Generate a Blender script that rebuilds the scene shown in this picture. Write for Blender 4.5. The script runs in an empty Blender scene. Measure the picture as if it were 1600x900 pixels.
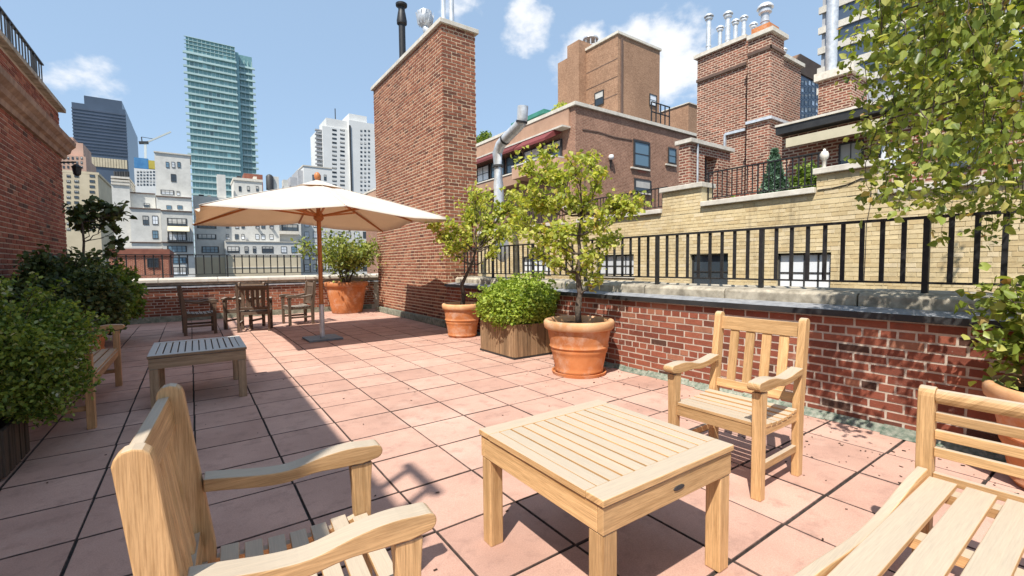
import bpy, math, random
import numpy as np
from mathutils import Vector, Matrix
random.seed(7); NP = np.random.RandomState(7)
sc = bpy.context.scene
COL = sc.collection

# ---------------------------------------------------------------- camera
FP, PITCH, YAW, ROLL, EYE = 705.0, .0535, .612, -.010, 1.3
Fv = Vector((math.sin(YAW)*math.cos(PITCH), math.cos(YAW)*math.cos(PITCH), -math.sin(PITCH)))
R0 = Vector((math.cos(YAW), -math.sin(YAW), 0)); U0 = R0.cross(Fv)
Rv = R0*math.cos(ROLL)+U0*math.sin(ROLL); Uv = U0*math.cos(ROLL)-R0*math.sin(ROLL)
cam_d = bpy.data.cameras.new('camera'); cam = bpy.data.objects.new('camera', cam_d); COL.objects.link(cam)
cam_d.sensor_width = 36; cam_d.lens = FP/1600*36; cam_d.clip_start = .05; cam_d.clip_end = 6000
m = Matrix((Rv, Uv, -Fv)).transposed().to_4x4(); m.translation = Vector((0, 0, EYE)); cam.matrix_world = m
sc.camera = cam
def ray(u, v): return Fv+Rv*((u-800)/FP)-Uv*((v-450)/FP)
def onX(u, v, x): d = ray(u, v); return Vector((0, 0, EYE))+d*(x/d.x)
def onY(u, v, y): d = ray(u, v); return Vector((0, 0, EYE))+d*(y/d.y)
def onZ(u, v, z): d = ray(u, v); return Vector((0, 0, EYE))+d*((z-EYE)/d.z)
def proj(p):
    d = Vector(p)-Vector((0, 0, EYE)); z = d.dot(Fv)
    if z < .05: return None
    return (800+FP*d.dot(Rv)/z, 450-FP*d.dot(Uv)/z, z)

# ---------------------------------------------------------------- light
SX, SY = .57, .35                      # the way a shadow shifts for each metre of height
ELEV = math.atan2(1, math.hypot(SX, SY)); AZ = math.atan2(-SX, -SY)
sun_d = bpy.data.lights.new('sun', 'SUN'); sun = bpy.data.objects.new('sun', sun_d); COL.objects.link(sun)
sun_d.energy = 5.0; sun_d.angle = math.radians(.53); sun_d.color = (1, .95, .87)
sun.rotation_euler = Vector((SX, SY, -1)).to_track_quat('-Z', 'Y').to_euler()
sc.view_settings.view_transform = 'Standard'; sc.view_settings.look = 'None'
sc.view_settings.exposure = .45; sc.view_settings.gamma = 1

# ---------------------------------------------------------------- sky
W = bpy.data.worlds.new('World'); sc.world = W; W.use_nodes = True
nt = W.node_tree; nt.nodes.clear()
def N(t, typ, **k):
    n = t.nodes.new(typ)
    for a, b in k.items(): setattr(n, a, b)
    return n
sky = N(nt, 'ShaderNodeTexSky', sky_type='NISHITA', sun_disc=False, sun_elevation=ELEV, sun_rotation=AZ % (2*math.pi),
        air_density=1.0, dust_density=1.0, ozone_density=1.0)
bg = N(nt, 'ShaderNodeBackground'); bg.inputs[1].default_value = .092
out = N(nt, 'ShaderNodeOutputWorld'); nt.links.new(bg.outputs[0], out.inputs[0])
tc = N(nt, 'ShaderNodeTexCoord'); nrm = N(nt, 'ShaderNodeVectorMath', operation='NORMALIZE')
nt.links.new(tc.outputs['Generated'], nrm.inputs[0])
def math_n(t, op, a, b=None, c=None, clamp=False):
    n = N(t, 'ShaderNodeMath', operation=op); n.use_clamp = clamp
    for i, x in enumerate((a, b, c)):
        if x is None: continue
        if isinstance(x, (int, float)): n.inputs[i].default_value = x
        else: t.links.new(x, n.inputs[i])
    return n.outputs[0]
# clouds: soft lumps at directions in the sky, broken up by noise
blobs = [((828, 38), 42, .95), ((812, 52), 30, .8), ((850, 52), 26, .7), ((985, 62), 40, .7), ((905, 85), 50, .75), ((1060, 85), 70, .85), ((1080, 115), 60, .7),
         ((150, 138), 62, .62), ((110, 135), 50, .5), ((715, 5), 46, .55), ((185, 150), 40, .4), ((560, 78), 60, .1), ((1240, 10), 50, .1),
         ((1330, -300), 200, .7), ((300, -500), 260, .7), ((-300, 60), 150, .7), ((1900, 120), 160, .8), ((900, -420), 160, .6)]
acc = None
for (uv, rad, wgt) in blobs:
    d = ray(*uv).normalized(); e = ray(uv[0]+rad, uv[1]).normalized(); ca = min(d.dot(e), .99995)
    dp = N(nt, 'ShaderNodeVectorMath', operation='DOT_PRODUCT'); dp.inputs[1].default_value = d
    nt.links.new(nrm.outputs[0], dp.inputs[0])
    mr = N(nt, 'ShaderNodeMapRange'); mr.clamp = True
    mr.inputs[1].default_value = 1-(1-ca)*1.9; mr.inputs[2].default_value = 1-(1-ca)*.02
    mr.inputs[3].default_value = 0; mr.inputs[4].default_value = wgt
    nt.links.new(dp.outputs['Value'], mr.inputs[0])
    acc = mr.outputs[0] if acc is None else math_n(nt, 'MAXIMUM', acc, mr.outputs[0])
mp = N(nt, 'ShaderNodeMapping'); mp.inputs['Scale'].default_value = (1, 1, 1.5); nt.links.new(nrm.outputs[0], mp.inputs[0])
nz = N(nt, 'ShaderNodeTexNoise'); nz.inputs['Scale'].default_value = 9; nz.inputs['Detail'].default_value = 9; nz.inputs['Roughness'].default_value = .58
nt.links.new(mp.outputs[0], nz.inputs[0])
nzc = math_n(nt, 'MULTIPLY', math_n(nt, 'SUBTRACT', nz.outputs[0], .5), 1.9)
dens = math_n(nt, 'ADD', acc, nzc)
mr2 = N(nt, 'ShaderNodeMapRange', interpolation_type='SMOOTHSTEP'); mr2.inputs[1].default_value = .36; mr2.inputs[2].default_value = .80
nt.links.new(dens, mr2.inputs[0])
gate = math_n(nt, 'MULTIPLY', acc, 4.0, clamp=True)
cd = math_n(nt, 'MULTIPLY', math_n(nt, 'MULTIPLY', mr2.outputs[0], gate), .9)
# a thin even veil that pales the blue, as on a hazy summer day
veil = N(nt, 'ShaderNodeMix', data_type='RGBA'); veil.inputs[0].default_value = .45
nt.links.new(sky.outputs[0], veil.inputs[6]); veil.inputs[7].default_value = (5.2, 7.4, 10.2, 1)
cm = N(nt, 'ShaderNodeMix', data_type='RGBA'); nt.links.new(cd, cm.inputs[0]); nt.links.new(veil.outputs[2], cm.inputs[6])
cm.inputs[7].default_value = (8.6, 8.7, 8.9, 1)
nt.links.new(cm.outputs[2], bg.inputs[0])

# ---------------------------------------------------------------- materials
def new_mat(name):
    mt = bpy.data.materials.new(name); mt.use_nodes = True; t = mt.node_tree
    b = t.nodes['Principled BSDF']; return mt, t, b
def rnd_socket(t):
    at = N(t, 'ShaderNodeAttribute', attribute_name='rnd'); oi = N(t, 'ShaderNodeObjectInfo')
    s = math_n(t, 'ADD', at.outputs['Fac'], oi.outputs['Random']); return math_n(t, 'FRACT', s)
def ramp(t, sock, stops):
    r = N(t, 'ShaderNodeValToRGB'); el = r.color_ramp.elements
    while len(el) < len(stops): el.new(.5)
    for e, (p, c) in zip(el, stops): e.position = p; e.color = (*c, 1)
    t.links.new(sock, r.inputs[0]); return r.outputs[0]
def mixc(t, fac, a, b, mode='MIX'):
    n = N(t, 'ShaderNodeMix', data_type='RGBA', blend_type=mode)
    for i, x in ((0, fac), (6, a), (7, b)):
        if isinstance(x, (int, float)): n.inputs[i].default_value = x
        elif isinstance(x, tuple): n.inputs[i].default_value = (*x, 1)
        else: t.links.new(x, n.inputs[i])
    return n.outputs[2]
def noise(t, scale, detail=4, rough=.55, coord='Object', vec=None, mscale=None):
    if vec is None:
        if coord == 'World': vec = N(t, 'ShaderNodeNewGeometry').outputs['Position']
        else: vec = N(t, 'ShaderNodeTexCoord').outputs[coord]
    if mscale:
        mpn = N(t, 'ShaderNodeMapping'); mpn.inputs['Scale'].default_value = mscale; t.links.new(vec, mpn.inputs[0]); vec = mpn.outputs[0]
    n = N(t, 'ShaderNodeTexNoise'); n.inputs['Scale'].default_value = scale; n.inputs['Detail'].default_value = detail
    n.inputs['Roughness'].default_value = rough; t.links.new(vec, n.inputs[0]); return n.outputs[0]
def bump(t, b, h, strength=.3, dist=.01):
    n = N(t, 'ShaderNodeBump'); n.inputs['Strength'].default_value = strength; n.inputs['Distance'].default_value = dist
    t.links.new(h, n.inputs['Height']); t.links.new(n.outputs[0], b.inputs['Normal'])
def pmat(name, c1, c2, scale=6, rough=.8, bs=.3, bd=.004, bscale=None, rv=.25, metal=0, coord='World', spec=.4, stain=0, detail=5, bloom=0):
    mt, t, b = new_mat(name)
    n = noise(t, scale, detail, .6, coord)
    c = ramp(t, n, [(.32, c1), (.68, c2)])
    if rv:
        v = math_n(t, 'MULTIPLY_ADD', rnd_socket(t), 2*rv, 1-rv)
        g = N(t, 'ShaderNodeCombineColor'); [t.links.new(v, g.inputs[i]) for i in range(3)]
        c = mixc(t, 1.0, c, g.outputs[0], 'MULTIPLY')
    if stain:
        s = ramp(t, noise(t, 1.3, 6, .65, 'World'), [(.42, (1, 1, 1)), (.7, (1-stain,)*3)])
        c = mixc(t, 1.0, c, s, 'MULTIPLY')
    if bloom: c = mixc(t, ramp(t, noise(t, 5.5, 8, .72, 'World'), [(.5, (0, 0, 0)), (.72, (bloom,)*3)]), c, (.72, .62, .52))
    t.links.new(c, b.inputs['Base Color']); b.inputs['Roughness'].default_value = rough; b.inputs['Metallic'].default_value = metal
    b.inputs['Specular IOR Level'].default_value = spec
    if bs: bump(t, b, noise(t, bscale or scale*6, 5, .6, coord), bs, bd)
    return mt
def wood_mat(name, base, dark, weather=(.55, .5, .42), wamt=0.0, rough=.55):
    mt, t, b = new_mat(name)
    uv = N(t, 'ShaderNodeUVMap', uv_map='UVMap').outputs[0]
    rs = rnd_socket(t)
    cx = N(t, 'ShaderNodeCombineXYZ'); t.links.new(math_n(t, 'MULTIPLY', rs, 37.0), cx.inputs[0]); t.links.new(math_n(t, 'MULTIPLY', rs, 11.0), cx.inputs[1])
    av = N(t, 'ShaderNodeVectorMath', operation='ADD'); t.links.new(uv, av.inputs[0]); t.links.new(cx.outputs[0], av.inputs[1])
    g1 = noise(t, 1, 5, .62, vec=av.outputs[0], mscale=(1.1, 34, 1))
    g2 = noise(t, 1, 6, .7, vec=av.outputs[0], mscale=(9, 240, 1))
    c = ramp(t, g1, [(.30, dark), (.5, base), (.70, tuple(min(1, x*1.25) for x in base))])
    c = mixc(t, .7, c, ramp(t, g2, [(.34, (.50, .44, .37)), (.58, (1.1, 1.1, 1.1))]), 'MULTIPLY')
    g3 = noise(t, 1, 4, .6, vec=av.outputs[0], mscale=(5, 9, 1)); c = mixc(t, ramp(t, g3, [(.55, (0, 0, 0)), (.75, (.4, .4, .4))]), c, tuple(x*.62 for x in base))
    v = math_n(t, 'MULTIPLY_ADD', rs, .44, .76); gg = N(t, 'ShaderNodeCombineColor'); [t.links.new(v, gg.inputs[i]) for i in range(3)]
    c = mixc(t, 1.0, c, gg.outputs[0], 'MULTIPLY')
    if wamt:
        # silvering on the faces open to rain
        ge = N(t, 'ShaderNodeNewGeometry'); sx = N(t, 'ShaderNodeSeparateXYZ'); t.links.new(ge.outputs['True Normal'], sx.inputs[0])
        up = math_n(t, 'MULTIPLY', math_n(t, 'SUBTRACT', sx.outputs[2], .6, clamp=True), 2.5, clamp=True)
        up = math_n(t, 'MULTIPLY', up, wamt)
        c = mixc(t, up, c, mixc(t, .5, ramp(t, g2, [(.3, tuple(x*.72 for x in weather)), (.7, weather)]), weather))
    t.links.new(c, b.inputs['Base Color']); b.inputs['Roughness'].default_value = rough; b.inputs['Specular IOR Level'].default_value = .3
    bump(t, b, g2, .22, .002); return mt
def leaf_mat(name, stops, trans=.35, rough=.5):
    mt, t, b = new_mat(name)
    c = ramp(t, rnd_socket(t), stops)
    b.inputs['Roughness'].default_value = rough; b.inputs['Specular IOR Level'].default_value = .35
    t.links.new(c, b.inputs['Base Color'])
    tr = N(t, 'ShaderNodeBsdfTranslucent'); t.links.new(mixc(t, 1.0, c, (1.5, 1.5, .7), 'MULTIPLY'), tr.inputs[0])
    mx = N(t, 'ShaderNodeMixShader'); mx.inputs[0].default_value = trans
    o = t.nodes['Material Output']; t.links.new(b.outputs[0], mx.inputs[1]); t.links.new(tr.outputs[0], mx.inputs[2]); t.links.new(mx.outputs[0], o.inputs[0])
    return mt
def brick_mat(name, stops, dirt=.25):
    mt, t, b = new_mat(name)
    c = ramp(t, rnd_socket(t), stops)
    n = noise(t, 18, 6, .65, 'World'); c = mixc(t, dirt, c, ramp(t, n, [(.3, (.35, .3, .28)), (.6, (1.15, 1.1, 1.05))]), 'MULTIPLY')
    n2 = noise(t, 1.1, 5, .6, 'World'); c = mixc(t, .6, c, ramp(t, n2, [(.3, (.72, .7, .7)), (.65, (1.08, 1.06, 1.04))]), 'MULTIPLY')
    n3 = noise(t, 40, 4, .7, 'World'); c = mixc(t, ramp(t, n3, [(.62, (0, 0, 0)), (.75, (.5, .5, .5))]), c, (.5, .42, .34))
    n4 = noise(t, 2.3, 8, .72, 'World', mscale=None); c = mixc(t, ramp(t, n4, [(.58, (0, 0, 0)), (.78, (.35, .35, .35))]), c, (.05, .035, .03))
    n5 = noise(t, 4.1, 8, .75, 'World'); c = mixc(t, ramp(t, n5, [(.60, (0, 0, 0)), (.8, (.4, .4, .4))]), c, (.55, .47, .40))
    st_ = noise(t, 1, 6, .7, 'World', mscale=(5, 5, .7)); c = mixc(t, ramp(t, st_, [(.56, (0, 0, 0)), (.74, (.42, .42, .42))]), c, (.06, .045, .038))
    t.links.new(c, b.inputs['Base Color']); b.inputs['Roughness'].default_value = .88; b.inputs['Specular IOR Level'].default_value = .25
    bump(t, b, noise(t, 90, 5, .65, 'World'), .5, .004); return mt
def glass_mat(name, col, rough=.08, rv=.5, metal=.0):
    mt, t, b = new_mat(name)
    v = math_n(t, 'MULTIPLY_ADD', rnd_socket(t), 2*rv, 1-rv); g = N(t, 'ShaderNodeCombineColor'); [t.links.new(v, g.inputs[i]) for i in range(3)]
    c = mixc(t, 1.0, col, g.outputs[0], 'MULTIPLY'); t.links.new(c, b.inputs['Base Color'])
    b.inputs['Roughness'].default_value = rough; b.inputs['Metallic'].default_value = metal; b.inputs['Specular IOR Level'].default_value = .8; return mt
def brickwall_tex(name, c1, c2, mortar, sc_=(1, 1, 1), bw=.213, bh=.0677, bumps=.5, msize=.011):
    # for walls too far off to pick the bricks apart
    mt, t, b = new_mat(name)
    ge = N(t, 'ShaderNodeNewGeometry'); sp = N(t, 'ShaderNodeSeparateXYZ'); t.links.new(ge.outputs['Position'], sp.inputs[0])
    s = math_n(t, 'ADD', sp.outputs[0], sp.outputs[1]); cb = N(t, 'ShaderNodeCombineXYZ'); t.links.new(s, cb.inputs[0]); t.links.new(sp.outputs[2], cb.inputs[1])
    br = N(t, 'ShaderNodeTexBrick'); br.inputs['Scale'].default_value = 1; br.inputs['Brick Width'].default_value = bw; br.inputs['Row Height'].default_value = bh
    br.inputs['Mortar Size'].default_value = msize; br.inputs['Color1'].default_value = (*c1, 1); br.inputs['Color2'].default_value = (*c2, 1); br.inputs['Mortar'].default_value = (*mortar, 1)
    t.links.new(cb.outputs[0], br.inputs[0])
    n = noise(t, 9, 8, .8, 'World'); c0 = mixc(t, .8, br.outputs[0], ramp(t, n, [(.36, (.55, .52, .5)), (.6, (1.15, 1.13, 1.1))]), 'MULTIPLY')
    n = noise(t, .8, 6, .62, 'World'); c = mixc(t, .7, c0, ramp(t, n, [(.3, (.72, .7, .68)), (.65, (1.08, 1.07, 1.05))]), 'MULTIPLY')
    t.links.new(c, b.inputs['Base Color']); b.inputs['Roughness'].default_value = .9; b.inputs['Specular IOR Level'].default_value = .2
    bump(t, b, math_n(t, 'SUBTRACT', 1.0, br.outputs['Fac']), bumps, .008); return mt

M = {}
M['teak'] = wood_mat('teak_golden', (.575, .355, .168), (.43, .245, .10), (.49, .425, .335), .85)
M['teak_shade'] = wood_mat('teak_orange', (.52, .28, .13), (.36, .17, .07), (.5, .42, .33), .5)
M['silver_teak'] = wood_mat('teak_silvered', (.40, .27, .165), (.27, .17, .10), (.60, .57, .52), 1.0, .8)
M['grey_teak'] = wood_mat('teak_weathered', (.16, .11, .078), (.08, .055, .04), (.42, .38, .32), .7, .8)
M['mahogany'] = wood_mat('umbrella_wood', (.55, .21, .075), (.40, .13, .045), (.5, .25, .1), 0, .4)
M['plank'] = wood_mat('rough_cedar', (.30, .19, .105), (.11, .065, .035), (.5, .4, .3), .2, .85)
M['plank_dk'] = wood_mat('dark_cedar', (.10, .07, .05), (.05, .035, .025), (.2, .17, .14), .1, .85)
M['paver'] = None
def paver_mat():
    mt, t, b = new_mat('concrete_paver_pink')
    r = rnd_socket(t)
    c = ramp(t, r, [(0, (.48, .295, .23)), (.3, (.54, .335, .262)), (.7, (.56, .35, .275)), (1, (.60, .385, .305))])
    n = noise(t, 2.2, 6, .6, 'World'); c = mixc(t, .55, c, ramp(t, n, [(.3, (.70, .67, .66)), (.66, (1.09, 1.08, 1.07))]), 'MULTIPLY')
    n2 = noise(t, 160, 3, .6, 'World'); c = mixc(t, .45, c, ramp(t, n2, [(.35, (.72, .68, .66)), (.62, (1.08, 1.08, 1.08))]), 'MULTIPLY')
    n3 = noise(t, 70, 5, .75, 'World'); c = mixc(t, ramp(t, n3, [(.66, (0, 0, 0)), (.72, (.55, .55, .55))]), c, (.62, .54, .47))
    n4 = noise(t, 7, 7, .7, 'World'); c = mixc(t, ramp(t, n4, [(.52, (0, 0, 0)), (.8, (.7, .7, .7))]), c, (.22, .13, .105))
    n5 = noise(t, .9, 7, .7, 'World'); c = mixc(t, ramp(t, n5, [(.55, (0, 0, 0)), (.72, (.30, .30, .30))]), c, (.66, .56, .47))
    t.links.new(c, b.inputs['Base Color']); b.inputs['Roughness'].default_value = .86; b.inputs['Specular IOR Level'].default_value = .25
    bump(t, b, noise(t, 240, 4, .7, 'World'), .35, .003); return mt
M['paver'] = paver_mat()
M['edge_dark'] = pmat('paver_edge_dark', (.07, .045, .038), (.17, .11, .09), 30, .95)  # dark colour put into the edges so sunlit joints read as dark lines
M['joint'] = pmat('joint_grit', (.02, .016, .014), (.07, .055, .045), 30, .95)
RED = [(0, (.07, .04, .03)), (.04, (.11, .05, .035)), (.07, (.19, .06, .038)), (.5, (.27, .083, .05)), (.85, (.33, .115, .068)), (1, (.36, .17, .105))]
M['brick'] = brick_mat('brick_red', RED)
M['brick_or'] = brick_mat('brick_orange', [(0, (.13, .05, .034)), (.2, (.22, .075, .045)), (.6, (.29, .10, .058)), (1, (.36, .15, .085))])
M['brick_lt'] = brick_mat('brick_painted_cream', [(0, (.60, .46, .25)), (.3, (.67, .54, .31)), (.8, (.71, .58, .35)), (1, (.74, .62, .41))], .18)
M['mortar'] = pmat('mortar_pale', (.42, .35, .28), (.56, .48, .395), 25, .95, rv=0)
M['mortar_or'] = pmat('mortar_buff', (.52, .37, .24), (.66, .50, .34), 20, .95, rv=0)
M['mortar_cream'] = pmat('mortar_cream', (.52, .42, .25), (.62, .53, .34), 14, .95, rv=0)
M['stone'] = pmat('limestone_weathered', (.22, .19, .145), (.56, .50, .395), 9, .9, .5, .006, rv=.12, stain=.35)
M['stone_clean'] = pmat('limestone_pale', (.55, .50, .42), (.72, .67, .58), 7, .85, .3, rv=.08, stain=.15)
M['brownstone'] = pmat('brownstone', (.20, .12, .08), (.36, .24, .165), 5, .9, .3, rv=.05, stain=.3)
M['curb'] = pmat('mossy_curb', (.13, .15, .11), (.33, .34, .27), 12, .9, .4, rv=.1, stain=.4)
M['moss'] = pmat('flaking_green_paint', (.07, .12, .085), (.38, .38, .31), 26, .9, .6, .01, rv=.2, stain=.3, detail=8)
M['flash'] = pmat('lead_flashing', (.22, .23, .25), (.42, .43, .46), 11, .42, .2, metal=.1, rv=.1, spec=.6)
M['iron'] = pmat('black_iron', (.012, .012, .014), (.028, .027, .027), 20, .5, .1, rv=.1)
M['steel'] = pmat('galvanised_steel', (.48, .50, .52), (.72, .74, .76), 7, .36, .25, metal=.35, rv=.15)
M['plate'] = pmat('grey_steel_plate', (.16, .19, .21), (.24, .27, .29), 12, .55, .15, rv=.1, metal=.2)
M['terra'] = pmat('terracotta', (.50, .165, .05), (.62, .25, .095), 4, .8, .3, rv=.1, stain=.45, detail=8, bloom=.4)
M['terra_pale'] = pmat('terracotta_rim', (.58, .27, .11), (.70, .42, .22), 5, .8, .3, rv=.05, stain=.3, detail=8, bloom=.35)
M['soil'] = pmat('potting_soil', (.03, .02, .014), (.12, .07, .045), 40, .98, .9, .02)
M['bark'] = pmat('bark_grey_brown', (.05, .038, .028), (.17, .13, .10), 30, .9, .8, .01)
M['cloth'] = None
mt, t, b = new_mat('canvas_offwhite'); b.inputs['Base Color'].default_value = (.80, .755, .68, 1); b.inputs['Roughness'].default_value = .9
bump(t, b, noise(t, 900, 2, .5, 'World'), .15, .001)
tr = N(t, 'ShaderNodeBsdfTranslucent'); tr.inputs[0].default_value = (.88, .66, .44, 1)
b.inputs['Base Color'].default_value = (.76, .72, .65, 1); t.links.new(ramp(t, noise(t, 2.5, 6, .65, 'World'), [(.3, (.70, .66, .58)), (.6, (.79, .75, .68))]), b.inputs['Base Color'])
mx = N(t, 'ShaderNodeMixShader'); mx.inputs[0].default_value = .34; o = t.nodes['Material Output']
t.links.new(b.outputs[0], mx.inputs[1]); t.links.new(tr.outputs[0], mx.inputs[2]); t.links.new(mx.outputs[0], o.inputs[0]); M['cloth'] = mt
M['cloth2'] = pmat('canvas_tape', (.66, .61, .53), (.72, .67, .59), 5, .9, 0)
M['leaf_tree'] = leaf_mat('leaf_yellow_green', [(0, (.20, .25, .04)), (.4, (.36, .41, .07)), (.75, (.52, .53, .11)), (.95, (.62, .58, .16)), (1, (.55, .36, .10))], .45)
M['leaf_bush'] = leaf_mat('leaf_bright_green', [(0, (.13, .19, .025)), (.5, (.29, .38, .05)), (1, (.46, .53, .10))])
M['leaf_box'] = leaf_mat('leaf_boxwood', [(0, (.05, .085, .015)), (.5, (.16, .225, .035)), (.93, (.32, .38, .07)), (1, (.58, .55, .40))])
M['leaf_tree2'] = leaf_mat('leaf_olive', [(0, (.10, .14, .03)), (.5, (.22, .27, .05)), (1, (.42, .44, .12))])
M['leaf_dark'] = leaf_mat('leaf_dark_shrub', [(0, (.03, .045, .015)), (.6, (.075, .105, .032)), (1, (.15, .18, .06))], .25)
M['leaf_mid'] = leaf_mat('leaf_mid_green', [(0, (.06, .11, .02)), (.6, (.16, .24, .04)), (1, (.32, .38, .08))])
M['leaf_birch'] = leaf_mat('leaf_birch', [(0, (.09, .13, .02)), (.45, (.22, .28, .05)), (.85, (.38, .42, .10)), (.97, (.5, .46, .16)), (1, (.36, .18, .06))], .38, .4)
M['conifer'] = leaf_mat('leaf_blue_conifer', [(0, (.05, .10, .06)), (1, (.16, .26, .17))], .1)
M['glass'] = glass_mat('window_glass_dark', (.05, .065, .08))
M['glass_pale'] = glass_mat('window_glass_curtained', (.66, .68, .70), .25, .3)
M['glass_blue'] = glass_mat('window_glass_blue', (.13, .22, .29), .06, .25)
M['blind'] = pmat('window_blind', (.42, .41, .38), (.55, .53, .49), 3, .8, 0, rv=.3)
M['frame_dk'] = pmat('frame_dark', (.03, .03, .032), (.05, .05, .05), 10, .5, 0)
M['frame_wh'] = pmat('frame_white', (.66, .66, .63), (.74, .74, .71), 10, .5, 0)
M['white_stucco'] = pmat('white_painted_brick', (.56, .545, .50), (.66, .64, .59), .35, .9, .1, rv=.06, stain=.14)
M['white_tower'] = pmat('tower_white', (.60, .60, .58), (.68, .68, .66), .1, .85, 0, rv=.06)
M['grey_side'] = pmat('grey_party_wall', (.36, .36, .37), (.44, .44, .45), .3, .9, .1, rv=.06, stain=.15)
M['buff'] = pmat('buff_limestone', (.50, .42, .29), (.60, .51, .36), .3, .9, .1, rv=.06)
M['pink'] = pmat('pink_brick_far', (.46, .29, .22), (.56, .37, .28), .25, .9, .1, rv=.06)
M['navy'] = pmat('navy_curtain_wall', (.045, .065, .10), (.065, .09, .135), .1, .32, 0, rv=.12, spec=.8)
M['navy_lt'] = pmat('navy_spandrel', (.065, .085, .12), (.08, .10, .145), .1, .4, 0, rv=.1)
M['teal_glass'] = pmat('teal_glass', (.13, .27, .27), (.22, .38, .37), .9, .15, 0, rv=.25, spec=.9, coord='World')
M['teal_slab'] = pmat('pale_slab_edge', (.36, .50, .49), (.45, .58, .56), .3, .6, 0, rv=.08)
M['teal_pane'] = glass_mat('teal_pane', (.25, .42, .42), .1, .6)
M['rust'] = pmat('rust_red_shed', (.26, .09, .06), (.36, .14, .09), 2, .85, .1)
M['rooftan'] = pmat('roof_tan', (.36, .34, .31), (.45, .43, .39), 1, .95, .1)
M['maroon'] = pmat('awning_maroon', (.15, .032, .032), (.20, .045, .042), 4, .8, 0)
M['tan_panel'] = pmat('tan_fascia', (.42, .25, .165), (.50, .31, .21), 1.5, .85, .1, stain=.15)
M['awning'] = pmat('awning_cream', (.62, .55, .38), (.70, .62, .44), 4, .85, 0)
M['black'] = pmat('black_fascia', (.015, .015, .016), (.03, .03, .03), 3, .5, 0)
M['green_roof'] = pmat('copper_green', (.03, .16, .12), (.06, .24, .18), 2, .6, 0)
M['blue_net'] = pmat('blue_netting', (.05, .20, .42), (.09, .28, .52), .4, .7, 0)
M['yellow_net'] = pmat('yellow_formwork', (.5, .4, .06), (.6, .48, .1), .4, .7, 0)
M['white_paint'] = pmat('white_enamel', (.72, .73, .74), (.78, .78, .78), 3, .4, 0, rv=0)
M['brown'] = pmat('brown_mansard', (.19, .11, .07), (.25, .15, .095), .3, .8, 0)
M['asphalt'] = pmat('asphalt', (.04, .04, .042), (.07, .068, .066), .05, .95, 0, rv=0)
M['tar'] = pmat('roof_membrane', (.10, .095, .09), (.20, .19, .18), 1.2, .9, .1)
M['salmon'] = brickwall_tex('salmon_brick', (.30, .155, .11), (.38, .205, .145), (.44, .30, .22))
M['tan_brick'] = brickwall_tex('tan_brick', (.33, .185, .115), (.40, .235, .15), (.42, .28, .19))
M['stack_brick'] = brickwall_tex('stack_brick', (.13, .05, .038), (.36, .13, .085), (.56, .43, .33), bh=.085, bw=.23, msize=.016)
M['red_far'] = brickwall_tex('red_brick_far', (.33, .085, .05), (.42, .13, .075), (.45, .30, .22), bh=.085, bw=.23, msize=.014)
M['seam'] = pmat('dark_brown_line', (.10, .065, .05), (.14, .09, .07), 5, .9, 0)  # dark brown for cornice lines, belts, bands, lintels and a downpipe

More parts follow.
